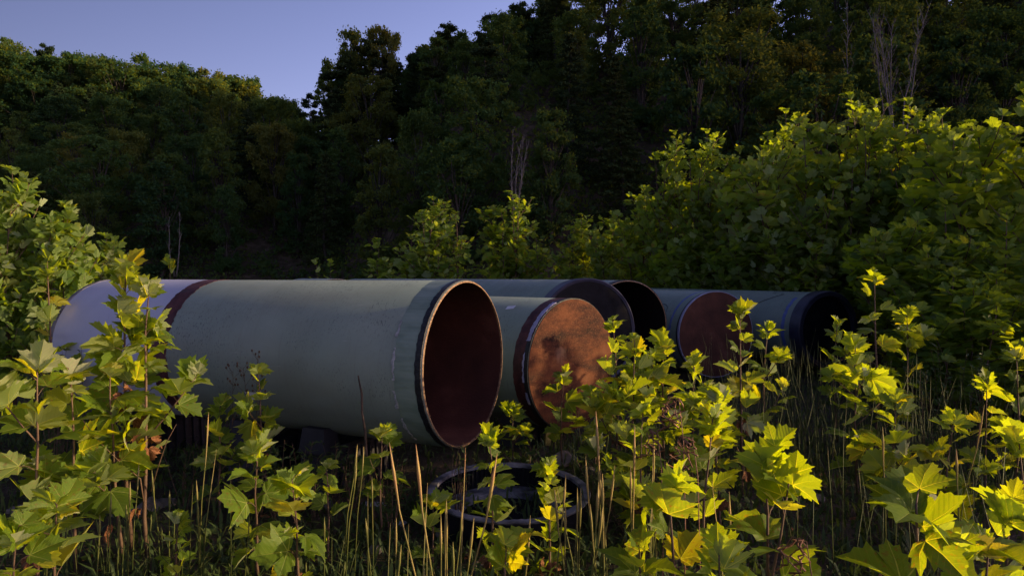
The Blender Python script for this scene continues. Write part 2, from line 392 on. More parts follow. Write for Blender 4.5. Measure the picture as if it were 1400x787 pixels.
# P1
t, c = pipe(-.288, 4.383, .852, 1.134, 3.45, 'nearest large pipe, pale green with open rusty mouth and white far section')
lpart('edge_band', t, [(-.052, RR - .001), (-.050, RR + .004), (-.012, RR + .004), (-.010, RR - .001)], M['black_edge'], 200, jit=(.008, .008, 0, 0), z=c)
lpart('ribbed_band', t, band(RR, -.195, -.054, .0015), M['ribband'], 180, jit=(.006, .006, 0, 0), z=c)
for a0, a1 in ((3.7, 4.15), (4.28, 4.5), (4.62, 4.98), (5.1, 5.3)):
    lpart('tape_residue', t, band(RR, -.208, -.194, .004), M['residue'], 60, a0, a1, jit=(.012, .012, .008, .008), z=c)
lpart('weld_band', t, band(RR, -2.27, -2.12, .003), M['maroon'], 200, jit=(.01, .01, .014, .014), z=c)
lpart('white_section', t, band(RR, -3.449, -2.272, .0022), M['white'], 160, z=c)
lpart('end_ring', t, [(-3.47, RR - WT), (-3.47, RR - .01), (-3.45, RR + .006), (-3.41, RR + .006), (-3.41, RR)], M['grey_plastic'], z=c)
def patch(parent, name, xc, ang, wx, wa, mt, zc, rot=0.0, off=.0035):
    mb = MB(); V = []
    for i in range(5):
        for j in range(5):
            u = (i / 4 - .5) * wx; w = (j / 4 - .5) * wa
            X = u * math.cos(rot) - w * math.sin(rot); A = u * math.sin(rot) + w * math.cos(rot)
            a = ang + A / RR; V.append((xc + X, (RR + off) * math.sin(a), (RR + off) * math.cos(a)))
    mb.add(V, [(i * 5 + j, i * 5 + j + 1, i * 5 + j + 6, i * 5 + j + 5) for i in range(4) for j in range(4)])
    return obj(name, mb.mesh(name, mt, True), parent, Matrix.Translation((0, 0, zc)))
# which side faces the camera: local +Y or -Y -> angle sign
def cam_ang(t):
    n = Vector((-math.sin(t.rotation_euler.z), math.cos(t.rotation_euler.z)))
    return 1.0 if n.dot(Vector((-t.location.x, -t.location.y))) > 0 else -1.0
sg = cam_ang(t)
patch(t, 'sticker', -1.36, sg * 2.02, .11, .06, M['sticker'], c)
# P2 with rusted plate
t, c = pipe(.498, 5.535, .70, .787, 4.5, 'pale green pipe closed by a bright orange rusted plate, beside the open mouth')
sg = cam_ang(t)
lpart('primer_band', t, band(RR, -.16, -.052, .002), M['maroon'], 160, jit=(.006, .006, 0, 0), z=c)
lpart('edge_band', t, band(RR, -.050, -.006, .004), M['black_edge'], 160, z=c)
for a0, a1, w in ((.35, 1.15, .035), (1.32, 1.75, .012), (1.9, 2.1, .02)):
    q0, q1 = sorted((sg * a0, sg * a1)); lpart('tape_strip', t, band(RR + .004, -.055, -.055 + w, .004), M['tape'], 50, q0, q1, jit=(.01, .01, .004, .004), z=c)
def plate(t, c, mt, x=.004, r=RR - .004, name='end_plate', dish=0.0):
    prof = [(x - .02, r)] + [(x + dish * (1 - (k / 10) ** 2) + (.0 if k < 10 else -.003), r * k / 10 + 1e-4) for k in range(10, -1, -1)]
    return lpart(name, t, prof, mt, 96, z=c)
plate(t, c, M['rust'], dish=.006)
patch(t, 'sticker', -.44, sg * .55, .085, .05, M['sticker'], c, .2)
# P3 black cap
t, c = pipe(.742, 6.731, .852, R(23.5), 12.0, 'long pale green pipe closed by a flat dark grey cap, behind the orange plate')
lpart('cap_rim', t, [(-.13, RR), (-.13, RR + .012), (.015, RR + .014), (.022, RR + .004), (.012, RR - .02)], M['cap_navy'], z=c)
plate(t, c, M['cap_black'], .010, RR - .015, 'end_cap')
# P4 open black
t, c = pipe(1.36, 7.99, .841, R(21), 12.0, 'pale green pipe with open black mouth, beside the grey capped one', inner='inner_black')
lpart('edge_band', t, band(RR, -.10, -.006, .004), M['black_edge'], z=c)
# P5 dark rust plate
t, c = pipe(2.565, 8.549, .697, R(18), 11.5, 'pale green pipe with dark brown rusted plate and a hand drawn circle')
sg = cam_ang(t)
lpart('edge_band', t, band(RR, -.075, -.045, .004), M['black_edge'], z=c)
lpart('tape_strip', t, band(RR, -.043, -.004, .006), M['tape'], z=c)
lpart('paint_ring', t, band(RR, -.26, -.215, .0015), M['blue_paint'], 160, jit=(.006, .006, .006, .006), z=c)
plate(t, c, M['rust_dark'], dish=.006)
def scribble(t, c, pts, w=.006):
    mb = MB(); V = []; Fc = []
    for i, (x, a) in enumerate(pts):
        x2, a2 = pts[min(i + 1, len(pts) - 1)]; x1, a1 = pts[max(i - 1, 0)]
        dx, da = x2 - x1, a2 - a1; l = math.hypot(dx, da) or 1
        for s in (-1, 1):
            X = x - da / l * w * s / 2; A = (a + dx / l * w * s / 2) / RR
            V.append((X, (RR + .003) * math.sin(A), (RR + .003) * math.cos(A)))
    Fc = [(2 * i, 2 * i + 1, 2 * i + 3, 2 * i + 2) for i in range(len(pts) - 1)]
    mb.add(V, Fc); return obj('hand_mark', mb.mesh('hand_mark', M['ink']), t, Matrix.Translation((0, 0, c)))
ca = sg * .56
pts = [(-.60 + .17 * math.cos(w / 40 * 6.28 * .93), ca + sg * .0 + .115 * math.sin(w / 40 * 6.28 * .93)) for w in range(41)]
scribble(t, c, pts, .010)
three = [(-.25, .55), (0, .75), (.28, .55), (.22, .2), (0, .08), (.25, -.05), (.3, -.4), (.02, -.62), (-.3, -.45)]
scribble(t, c, [(-.60 + .10 * x * 1.6, ca - sg * .075 * y) for x, y in three], .012)
# P6 black cap far right
t, c = pipe(4.531, 9.813, .661, R(21), 12.0, 'rightmost pale green pipe, closed by a recessed black cap with a navy lip')
sg = cam_ang(t)
lpart('cap_rim', t, [(-.15, RR), (-.15, RR + .02), (.03, RR + .022), (.045, RR + .01), (.045, RR - .05), (-.02, RR - .06)], M['cap_navy'], z=c)
plate(t, c, M['cap_black'], -.02, RR - .058, 'end_cap')
for r in (.30, .14): lpart('cap_ridge', t, [(-.02, r + .012), (-.008, r + .008), (-.008, r - .008), (-.02, r - .012)], M['cap_black'], 64, z=c)
q0, q1 = sorted((sg * .55, sg * 2.2)); lpart('paint_ring', t, band(RR, -.33, -.27, .0015), M['blue_paint'], 120, q0, q1, jit=(.012, .012, .012, .012), z=c)
for (x0, a0, x1, a1) in ((-.95, .85, -.62, .40), (-.70, .38, -.66, .34), (-.90, .34, -.84, .30), (-1.5, .62, -1.45, .58)):
    scribble(t, c, [(x0 + (x1 - x0) * k / 5 + random.uniform(-.01, .01), sg * (a0 + (a1 - a0) * k / 5) * RR) for k in range(6)], .022)
# P7 hidden one
t, c = pipe(-2.73, 10.6, .858, R(23.5), 4.6, 'grey green pipe of which only the top shows above the nearest pipe', body_mat='green')

# supports under the pipes
def support(x, y, rz, h, label):
    t = thing('pipe_support', label, 'support', (x, y, gz(x, y)), rz, 'black supports under the pipes')
    mb = MB(); box(mb, (0, 0, h / 2 - .02), (.26, .74, h + .04), 0, .86); obj('block', mb.mesh('block', M['crib']), t)
    for k in range(9):
        mb = MB(); box(mb, (0, -.32 + k * .08, h / 2 - .03), (.30, .03, h - .02), 0, .86)
        obj('rib', mb.mesh('rib', M['crib']), t)
    for s in (-1, 1):
        mb = MB(); box(mb, (0, s * .30, h + .05), (.22, .16, .16), 0, .8); obj('chock', mb.mesh('chock', M['crib']), t)
def along(px, py, th, s): return px - math.sin(th) * s, py + math.cos(th) * s
rz1 = math.atan2(-math.cos(1.134), math.sin(1.134))
for k, (s, lab) in enumerate(((.95, 'black ribbed support under the mouth end of the nearest pipe'), (1.6, 'black ribbed support under the middle of the nearest pipe'), (2.9, 'black ribbed support under the white pipe section'))):
    x, y = along(-.288, 4.383, 1.134, s); support(x, y, rz1, .33, lab)
for (px_, py_, th, h, lab, ss) in ((.498, 5.535, .787, .18, 'low black support behind the orange rusted plate', (.35,)), (.742, 6.731, R(23.5), .33, 'black support under the grey capped pipe', (.5, 6)),
                     (1.36, 7.99, R(21), .32, 'black support under the open black pipe', (.6, 6)), (-2.73, 10.6, R(23.5), .36, 'black support under the pipe hidden behind the nearest', (1.2,)),
                     (2.565, 8.549, R(18), .17, 'low black support under the dark rust capped pipe', (.6, 7)), (4.531, 9.813, R(21), .14, 'low black support under the rightmost pipe', (.7, 7))):
    for s in ss:
        x, y = along(px_, py_, th, s); support(x, y, math.atan2(-math.cos(th), math.sin(th)), h, lab + (', its far one' if s > 5 else ''))
def post(p, h, lab):
    mb = MB(); box(mb, (0, 0, h / 2), (.045, .03, h)); o = obj('marker_post', mb.mesh('marker_post', M['yellow']), M=Matrix.Translation(p) @ Euler((0, R(4), .3)).to_matrix().to_4x4())
    tag(o, lab, 'post')
post((-1.0, 4.48, 0), .2, 'short yellow post below the large pipe near its mouth'); post((.28, 5.45, 0), .19, 'short yellow post beside the support of the orange plate pipe')

# end protector ring lying on the ground
t = thing('pipe_end_protector', 'upturned black plastic pipe end protector with a grey rim lying on the ground', 'pipe cap', (-.02, 4.0, gz(0, 4) - .01), 0)
Mx = Euler((R(3.5), R(1), 0)).to_matrix().to_4x4() @ Matrix.Rotation(R(-90), 4, 'Y')
def ring(name, prof, mt, jit=None, n=120):
    mb = MB(); lathe(mb, [(x, r) for x, r in prof], n, jit=jit); o = obj(name, mb.mesh(name, mt, True), t, Mx)
    try: o.data.set_sharp_from_angle(angle=R(30))
    except Exception: pass
Mx = Mx @ Matrix.Diagonal((.9, .94, .94, 1))
ring('outer_wall', [(0, .505), (.20, .50)], M['cap_black'])
ring('rim', [(.192, .50), (.205, .508), (.210, .50), (.208, .458), (.190, .454)], M['grey_plastic'], (.002, .002, .003, .003, .002))
ring('inner_wall', [(.19, .455), (.06, .44)], M['cap_black'])
ring('ledge', [(.06, .44), (.064, .31), (.03, .29)], M['grey_plastic'], (.0, .006, 0))
ring('base_disc', [(.03, .29), (.03, .001)], M['cap_black'])
rib = MB(); box(rib, (0, 0, 0), (.018, .014, .125)); rme = rib.mesh('rib', M['cap_black'])
for k in range(84):
    a = k / 84 * 2 * math.pi
    obj('rib', rme, t, Euler((R(3.5), R(1), 0)).to_matrix().to_4x4() @ Matrix.Diagonal((.94, .94, .9, 1)) @ Matrix.Translation((.447 * math.cos(a), .447 * math.sin(a), .125)) @ Matrix.Rotation(a, 4, 'Z'))

# rocks and scraps
def rock(p, s, label, name='rock', mt='rock', seed=0, cat='stone'):
    import bmesh
    rg = random.Random(seed); bm = bmesh.new(); bmesh.ops.create_icosphere(bm, subdivisions=3, radius=1)
    cuts = [Vector((rg.uniform(-1, 1), rg.uniform(-1, 1), rg.uniform(-.2, 1))).normalized() for _ in range(9)]
    for v in bm.verts:
        for cu in cuts:
            d = v.co.dot(cu) - rg.uniform(.66, .70)
            if d > 0: v.co -= cu * d
        v.co *= 1 + rg.uniform(-.03, .03); v.co.x *= s[0]; v.co.y *= s[1]; v.co.z *= s[2]
    me = bpy.data.meshes.new(name); bm.to_mesh(me); bm.free(); me.materials.append(M[mt])
    o = obj(name, me, M=Matrix.Translation(p) @ Matrix.Rotation(rg.uniform(0, 6), 4, 'Z')); return tag(o, label, cat)
def G(px, py):  # ground point seen at a pixel
    d = F * CH / (py - HZ); x = (px - 700) / F * d; return Vector((x, d, gz(x, d)))
RK = [(200, 690, (.13, .08, .06), 'pale flat stone between the stems of the tall left sapling'), (165, 694, (.09, .07, .04), 'pale grey stone just beyond the grass stalks at left'),
      (225, 683, (.08, .06, .04), 'small pale stone right of the tall sapling stems'), (772, 643, (.17, .12, .07), 'brown slab of stone behind the ring'),
      (612, 730, (.08, .06, .06), 'rounded brown stone in front of the ring'), (452, 690, (.06, .05, .03), 'small grey stone below the large pipe'),
      (498, 640, (.10, .07, .07), 'dark rounded stone at the foot of the yellow post'), (812, 660, (.08, .06, .04), 'reddish stone right of the ring'),
      (655, 782, (.07, .05, .05), 'grey stone at the bottom below the ring'), (30, 690, (.10, .06, .03), 'pale stone at the foot of the left saplings'), (512, 755, (.05, .04, .03), 'small stone in the weeds left of the grass tuft'),
      (1120, 690, (.06, .05, .03), 'small grey stone in the shaded weeds at right')]
for i, (a, b, s, l) in enumerate(RK): p = G(a, b); rock(p + Vector((0, 0, s[2] * .3)), s, l, seed=i)
for i, (a, b, s, l) in enumerate([(510, 687, (.09, .05, .012), 'crumpled pale plastic scrap left of the ring'), (545, 716, (.07, .04, .010), 'flat pale scrap in the weeds before the ring')]):
    p = G(a, b); rock(p + Vector((0, 0, .012)), s, l, 'plastic_scrap', 'pale_litter', 40 + i, 'litter')

# ------------------------------------------------------------------ leaves
HALF = [(0, 0), (.08, -.09), (.24, -.13), (.42, -.06), (.44, .07), (.57, .10), (.55, .20), (.69, .29), (.60, .36), (.74, .52), (.56, .51), (.47, .56), (.34, .505), (.36, .60), (.44, .76), (.30, .76), (.27, .89), (.15, .88), (0, 1.06)]
VE = [(0, 1.06), (.74, .52), (.42, -.06)]
VE = [Vector((a, b)).normalized() for a, b in VE]
def leaf_mesh(name, mt, fold, droop, wave, seed, low=False, curl=0.0):
    rg = random.Random(seed); mb = MB()
    H = HALF[1:]
    if low: H = [(.24, -.13), (.44, .0), (.60, .22), (.74, .52), (.36, .52), (.42, .76), (0, 1.06)]
    for sgn in (1, -1):
        pts = [(x * (1 + rg.uniform(-.04, .04)), y * (1 + rg.uniform(-.03, .03))) if x > 0 else (x, y) for x, y in H]
        rings = [.5, 1.0] if not low else [1.0]
        def z(x, y):
            r = math.hypot(x, y); th = Vector((x, y)).normalized() if r > 1e-6 else VE[0]
            d = min(abs(th.x * v.y - th.y * v.x) if th.dot(v) > 0 else 1 for v in VE)
            return fold * x * .8 + r * d * wave - droop * r * r - curl * x * x
        def vn(x, y):
            th = Vector((x, y))
            best = max(VE, key=lambda v: th.normalized().dot(v) if th.length > 1e-6 else 0)
            return (th.x * best.y - th.y * best.x, th.dot(best))
        V = [(0, 0, 0)]; n = len(pts)
        for q in rings:
            for (x, y) in pts: V.append((sgn * x * q, y * q, z(x * q, y * q) + rg.uniform(-.012, .012) * q))
        Fc = []; uv = []
        flat = [(0, 0)] + [(x * q, y * q) for q in rings for x, y in pts]
        def emit(ids):
            ids2 = ids if sgn < 0 else ids[::-1]
            cx = sum(flat[i][0] for i in ids) / len(ids); cy = sum(flat[i][1] for i in ids) / len(ids)
            th = Vector((cx, cy)).normalized(); best = max(VE, key=lambda v: th.dot(v))
            Fc.append(tuple(ids2[::-1]))
            for i in ids2[::-1]:
                p = Vector(flat[i]); uv.append((p.x * best.y - p.y * best.x, p.dot(best)))
        for k in range(n - 1): emit([0, 1 + k, 2 + k])
        if not low:
            for k in range(n - 1): emit([1 + k, 1 + n + k, 2 + n + k, 2 + k])
        mb.add(V, Fc, uv)
    me = mb.mesh(name, mt, not low)
    return me
LV = [leaf_mesh('leaf', M['leaf'], f, d, w, i) for i, (f, d, w) in enumerate([(.15, .10, .25), (.35, .25, .2), (-.10, .30, .3), (.55, .15, .2), (.25, -.15, .25), (.05, .45, .35), (.8, .2, .1), (.1, .05, .4), (1.15, -.15, .3), (.3, .75, .5), (.6, .5, .55), (-.35, .2, .35)])]
LF = [leaf_mesh('leaf', M['leaf_far'], f, d, w, i, True) for i, (f, d, w) in enumerate([(.15, .12, .2), (.4, .25, .2), (-.1, .3, .3), (.6, .1, .1)])]
LD = [leaf_mesh('withered_leaf', M['leaf_dead'], f, d, w, i, False, c) for i, (f, d, w, c) in enumerate([(1.3, .6, .4, .3), (.9, .9, .5, .6), (1.8, .3, .2, .2)])]

def leaf_matrix(base, out, elev, roll, size, rg):
    y = Vector((out.x * math.cos(elev), out.y * math.cos(elev), math.sin(elev))).normalized()
    x = y.cross(Vector((0, 0, 1)))
    if x.length < .05: x = Vector((1, 0, 0))
    x.normalize(); n = x.cross(y)
    x2 = x * math.cos(roll) + n * math.sin(roll); n2 = x2.cross(y)
    m = Matrix((x2, y, n2)).transposed().to_4x4(); m = m @ Matrix.Diagonal((size * rg.uniform(.82, 1.12), size * rg.uniform(.9, 1.12), size, 1)); m.translation = base
    return m

def stem_path(base, top, rg, k=6, wig=.03):
    pts = []; L = (top - base).length
    o = Vector((rg.uniform(-1, 1), rg.uniform(-1, 1), 0)) * wig * L
    for i in range(k + 1):
        t = i / k
        pts.append(base.lerp(top, t) + o * math.sin(t * math.pi) + Vector((rg.uniform(-1, 1), rg.uniform(-1, 1), 0)) * .008 * L * (0 < i < k))
    return pts
def at(pts, t):
    t = max(0, min(.9999, t)) * (len(pts) - 1); i = int(t); return pts[i].lerp(pts[i + 1], t - i)

def sapling(name, label, px, top, d, n, size_, f0=.3, lean=0.0, stems=1, seed=0, dead=0, cat='sapling', base_dx=0, group='sycamore saplings among the weeds', spread=0.0, branches=0, flat=.5):
    """sycamore sapling whose tip shows at pixel (px, top) at depth d"""
    rg = random.Random(seed + int(px) * 7 + int(top)); size = size_ * .74
    tip = P(px, top, d); bx = tip.x - lean; by = d + rg.uniform(-.05, .05)
    b0 = Vector((bx, by, gz(bx, by) - .03))
    t = thing(name, label, cat, b0, 0, group)
    sm = MB(); leaves = []
    H = tip.z - b0.z; cnt = 0
    chains = []
    for s in range(stems):
        off = Vector((rg.uniform(-1, 1), rg.uniform(-1, 1) * .6, 0)) * (spread if s else 0)
        tp = (tip - b0) + off; hh = 1 if s == 0 else rg.uniform(.6, .95)
        tp.z *= hh
        st = Vector((off.x * .2 + (rg.uniform(-.03, .03) if s else 0), off.y * .2, 0))
        pts = stem_path(st, tp, rg); r0 = .0045 + .0050 * H
        tube(sm, pts, [r0 * (1 - .75 * i / 6) for i in range(7)], 6)
        chains.append((pts, f0 if s == 0 else f0 + .05, 1.0, r0))
        for b in range(branches):
            f = rg.uniform(max(.15, f0 - .1), .75); p = at(pts, f); a = rg.uniform(0, 6.28)
            l = H * rg.uniform(.15, .35) * (1.15 - f)
            q = p + Vector((math.cos(a) * l, math.sin(a) * l * .8, l * rg.uniform(.7, 1.3)))
            bp = stem_path(p, q, rg, 3); tube(sm, bp, [r0 * .45, r0 * .38, r0 * .3, r0 * .2], 5); chains.append((bp, .3, .5, r0 * .4))
    tot = sum((1 - c[1]) * c[2] for c in chains)
    for pts, fs, wgt, r0 in chains:
        m = max(2, round(n * (1 - fs) * wgt / tot)); a = rg.uniform(0, 6.28)
        for i in range(m):
            f = fs + (1 - fs) * (i + rg.uniform(-.2, .2)) / max(1, m - 1); f = min(1, max(0, f))
            p = at(pts, f); a += 2.4 + rg.uniform(-.5, .5)
            out = Vector((math.cos(a), math.sin(a), 0))
            g_ = max(0.0, (f - fs) / (1 - fs + 1e-6))
            sz = size * (1.08 - .55 * max(0, g_ - .55) / .45) * rg.uniform(.72, 1.18)
            if g_ < .2: sz *= .85
            el = R(0 + 58 * g_ ** 1.2 + rg.gauss(0, 24)); el = min(R(78), el)
            pl = sz * rg.uniform(.25, .5)
            e = p + out * (pl * .85) + Vector((0, 0, pl * (.25 + .6 * g_)))
            tube(sm, [p, p.lerp(e, .5) + Vector((0, 0, .01)), e], [.0022, .0018, .0015], 3, False)
            leaves.append((e, out, el, rg.gauss(0, R(30)), sz))
        for i in range(4 if wgt == 1.0 else 2):
            a += 1.7 + rg.uniform(-.4, .4); out = Vector((math.cos(a), math.sin(a), 0)); p = at(pts, rg.uniform(.93, 1))
            leaves.append((p + out * .012, out, R(rg.uniform(25, 75)), rg.gauss(0, R(25)), size * rg.uniform(.6, .95)))
    obj('stem', sm.mesh('stem', M['stem'], True), t)
    lv = LV if d < 6.5 else LF
    for i, (e, o_, el, ro, sz) in enumerate(leaves):
        obj('leaf', rg.choice(lv), t, leaf_matrix(e, o_, el, ro, sz, rg))
    for i in range(dead):
        pts = chains[0][0]; p = at(pts, rg.uniform(max(.15, f0 - .15), f0 + .25)); a = rg.uniform(0, 6.28)
        obj('withered_leaf', rg.choice(LD), t, leaf_matrix(p + Vector((math.cos(a) * .03, math.sin(a) * .03, -.01)), Vector((math.cos(a), math.sin(a), 0)), R(rg.uniform(-80, -20)), rg.uniform(-1, 1), size * rg.uniform(.45, .7), rg))
    return t

SP = [ # px, top, depth, n, size, f0, kwargs, label
 (172, 362, 3.55, 44, .195, .36, dict(lean=-.02, dead=3, seed=1), 'tall sycamore sapling before the white pipe section, its sunlit tip highest'),
 (204, 395, 3.50, 32, .17, .34, dict(lean=.0, dead=4, seed=2, branches=2), 'second stem right of the tallest left sapling, with brown withered leaves'),
 (150, 500, 3.4, 18, .18, .35, dict(lean=-.05, dead=2, branches=1), 'bushy sapling left of the two tall bare stems'),
 (95, 508, 3.3, 20, .19, .3, dict(branches=1, dead=1), 'leafy sapling before the foot of the white pipe section'),
 (50, 495, 3.1, 22, .20, .25, dict(lean=-.02, branches=2, dead=2), 'sapling with pale sunlit top leaf, near the left edge'),
 (75, 690, 2.35, 12, .17, .25, dict(), 'low sapling at bottom left with one large upright leaf'),
 (20, 728, 2.2, 14, .16, .2, dict(), 'low dense sapling in the bottom left corner'),
 (240, 712, 2.9, 12, .10, .2, dict(), 'small sapling with narrow leaves among the left grass stalks'),
 (300, 555, 4.0, 14, .15, .25, dict(branches=1), 'shaded sapling just right of the maroon band'),
 (352, 505, 4.0, 16, .15, .3, dict(dead=1, branches=1), 'sapling standing against the green pipe side'),
 (352, 612, 3.1, 14, .155, .2, dict(), 'bright yellow sapling below the green pipe side'),
 (398, 655, 2.75, 15, .17, .15, dict(branches=1, dead=1), 'sapling with broad lit leaves at bottom, left of the middle'),
 (445, 637, 3.3, 8, .10, .3, dict(), 'small upright sapling below the large pipe'),
 (522, 592, 3.7, 8, .14, .4, dict(), 'thin sapling in front of the pipe mouth edge'),
 (592, 690, 3.2, 7, .14, .3, dict(), 'low sapling at the left rim of the ring'),
 (668, 598, 3.25, 20, .125, .1, dict(dead=2), 'slender sapling with pale tips in front of the ring'),
 (748, 640, 3.2, 20, .125, .05, dict(dead=2), 'sapling with bright top leaves at the right of the ring'),
 (692, 752, 2.0, 6, .17, .3, dict(), 'sapling with big pale leaves at the bottom middle'),
 (700, 565, 4.7, 12, .17, .35, dict(branches=1), 'shaded sapling between the pipe mouth and the orange plate'),
 (770, 512, 4.8, 12, .15, .3, dict(branches=1), 'sapling with grey green top leaf before the orange plate'),
 (812, 535, 4.7, 10, .15, .4, dict(branches=1), 'thin sapling before the right part of the orange plate'),
 (838, 440, 4.2, 36, .155, .18, dict(branches=3, dead=1), 'tall sapling at the right rim of the orange plate'),
 (868, 470, 3.8, 38, .155, .15, dict(branches=3, dead=1), 'yellow topped sapling below the open black pipe'),
 (908, 468, 4.0, 38, .155, .15, dict(branches=3, dead=1), 'yellow green sapling below the hand drawn circle'),
 (880, 555, 3.5, 30, .155, .15, dict(branches=2, dead=1), 'dense sapling low in the middle of the right cluster'),
 (950, 495, 4.1, 34, .15, .2, dict(branches=2), 'shaded sapling in front of the dark rust plate'),
 (1012, 425, 4.3, 34, .155, .25, dict(branches=2, dead=2), 'tall sapling at the right of the dark rust plate, its top high'),
 (1050, 450, 4.8, 22, .15, .2, dict(branches=2), 'sapling in front of the rightmost pipe body'),
 (985, 540, 3.7, 28, .15, .2, dict(branches=2, dead=1), 'sapling with one brown spotted leaf right of the cluster'),
 (975, 572, 2.5, 16, .155, .1, dict(dead=3, lean=.02), 'narrow sapling with drooping brown seed strands'),
 (1045, 625, 1.95, 9, .20, .2, dict(seed=4), 'sunlit sapling with huge yellow leaves, tall at centre right'),
 (1080, 660, 1.9, 7, .17, .3, dict(lean=.08, seed=2), 'sapling with a curled white backed leaf at its tip'),
 (915, 668, 1.75, 9, .18, .1, dict(dead=1), 'sapling with broad flat lit leaf and white undersides'),
 (985, 760, 1.55, 7, .15, .2, dict(dead=2), 'low sapling with an orange leaf at the bottom edge'),
 (875, 755, 1.7, 6, .13, .2, dict(), 'small bright sapling at the bottom edge beside the grass stalks'),
 (1195, 375, 5.2, 30, .17, .2, dict(branches=3), 'tall shaded sapling right of the rightmost pipe'),
 (1145, 440, 5.8, 16, .15, .3, dict(branches=2), 'sapling standing before the recessed black cap'),
 (1170, 470, 4.4, 26, .17, .2, dict(branches=3, dead=2), 'broad shaded sapling below the black capped pipe'),
 (1225, 545, 3.7, 24, .16, .15, dict(branches=2, dead=2), 'sapling with a bright lit crown and curled pale leaves at right'),
 (1240, 430, 5.4, 26, .17, .2, dict(branches=3), 'dark leafy sapling at right behind the lit crown'),
 (1305, 575, 3.5, 18, .15, .15, dict(branches=2), 'sapling with two pale leaf tips near the right edge'),
 (1350, 520, 4.2, 18, .14, .2, dict(branches=2), 'thin shaded sapling near the right edge'),
 (1390, 480, 4.4, 22, .15, .2, dict(branches=2), 'shaded sapling cut by the right edge'),
 (1255, 690, 1.45, 8, .20, .2, dict(seed=3), 'nearest sapling, with orange and yellow leaves at bottom right'),
 (1305, 755, 1.5, 7, .15, .2, dict(), 'low bright sapling right of the nearest orange leaf'),
 (1355, 750, 1.6, 8, .15, .2, dict(), 'low green sapling in the bottom right corner'),
 (1395, 600, 2.4, 12, .15, .2, dict(branches=1), 'sapling with one yellow leaf at the right edge'),
 (1385, 690, 1.9, 12, .15, .2, dict(dead=1), 'shaded sapling low at the right edge'),
 (65, 362, 5.2, 22, .17, .25, dict(branches=2), 'sapling with broad leaves left of the white pipe end'),
 (232, 355, 8.2, 10, .17, .5, dict(branches=1), 'small sapling rising behind the white pipe section'),
 (432, 358, 16.0, 9, .20, .5, dict(branches=1), 'left of two small saplings rising behind the green pipe'),
 (452, 357, 16.3, 9, .20, .5, dict(branches=1), 'right of two small saplings rising behind the green pipe'),
]
for i, (px, top, d, n, sz, f0, kw, lab) in enumerate(SP):
    kw = dict(kw); kw['seed'] = kw.get('seed', 0) + i * 13
    sapling('sycamore_sapling', lab, px, top, d, n, sz, f0, **kw)

# ------------------------------------------------------------------ shrubs (young sycamore thickets)
def leaves_np(lst, src):
    me = src; nv = len(me.vertices); co = np.empty(nv * 3, 'f'); me.vertices.foreach_get('co', co); co = co.reshape(-1, 3)
    fc = [tuple(p.vertices) for p in me.polygons]; fc = np.array([f for f in fc if len(f) == 3])
    V = []; Fs = []
    for k, m in enumerate(lst):
        a = np.array(m); V.append(co @ a[:3, :3].T + a[:3, 3]); Fs.append(fc + k * nv)
    return np.concatenate(V), np.concatenate(Fs)
def shrub_proto(seed, H=3.0, Wd=1.5, stems=7, nobj=290, nstuff=330, size=.19):
    rg = random.Random(seed); sm = MB(); L = []
    for s in range(stems):
        a = rg.uniform(0, 6.28); rr = Wd * math.sqrt(rg.random()) * .85
        hh = H * (1 - .35 * (rr / Wd) ** 2) * rg.uniform(.82, 1.0)
        if s == 0: rr = 0; hh = H
        tp = Vector((math.cos(a) * rr, math.sin(a) * rr, hh)); st = Vector((tp.x * .25, tp.y * .25, -.05))
        pts = stem_path(st, tp, rg, 7, .05); r0 = .022
        tube(sm, pts, [r0 * (1 - .8 * i / 7) for i in range(8)], 5)
        ch = [(pts, .12, 1.0)]
        for b in range(8):
            f = rg.uniform(.15, .93); p = at(pts, f); aa = rg.uniform(0, 6.28); l = H * rg.uniform(.16, .30) * (1.15 - f * .8)
            q = p + Vector((math.cos(aa) * l * .8, math.sin(aa) * l * .8, l * rg.uniform(.6, 1.2)))
            bp = stem_path(p, q, rg, 3); tube(sm, bp, [r0 * .4, r0 * .3, r0 * .25, r0 * .15], 4); ch.append((bp, .15, .4))
        for pts_, fs, w in ch:
            m = round((nobj + nstuff) / stems * w / (1 + 8 * .4)); a = rg.uniform(0, 6.28)
            for i in range(m):
                f = fs + (1 - fs) * (i + rg.random()) / m; p = at(pts_, f); a += 2.4 + rg.uniform(-.5, .5); out = Vector((math.cos(a), math.sin(a), 0))
                sz = size * rg.uniform(.65, 1.15) * (1.1 - .45 * f); pl = sz * rg.uniform(.3, .8)
                e = p + out * pl + Vector((0, 0, pl * .3 + pl * .5 * (f - .5)))
                L.append((leaf_matrix(e, out, min(R(75), R(5 + 48 * f + rg.gauss(0, 26))), rg.gauss(0, R(28)), sz, rg), e))
        for i in range(4):
            a = i * 1.6 + rg.uniform(-.4, .4); out = Vector((math.cos(a), math.sin(a), 0)); p = at(pts, rg.uniform(.95, 1))
            L.append((leaf_matrix(p, out, R(rg.uniform(20, 70)), rg.gauss(0, .4), size * rg.uniform(.6, .85), rg), p))
    L.sort(key=lambda t: -(t[1].z * .6 - t[1].y + rg.uniform(-.5, .5)))
    return sm.mesh('stem', M['stem'], True), [(rg.choice(LF), m) for m, _ in L[:nobj]], npmesh('foliage', *leaves_np([m for m, _ in L[nobj:] or L[-1:]], LF[0]), M['leaf_far'])
PR = [shrub_proto(11 + k, H, Wd, st, no, nsf, sz) for k, (H, Wd, st, no, nsf, sz) in enumerate([(3.0, 1.1, 8, 295, 750, .185), (3.0, 1.35, 10, 295, 900, .185), (3.0, .8, 6, 295, 480, .18), (2.2, .5, 3, 200, 0, .18)])]
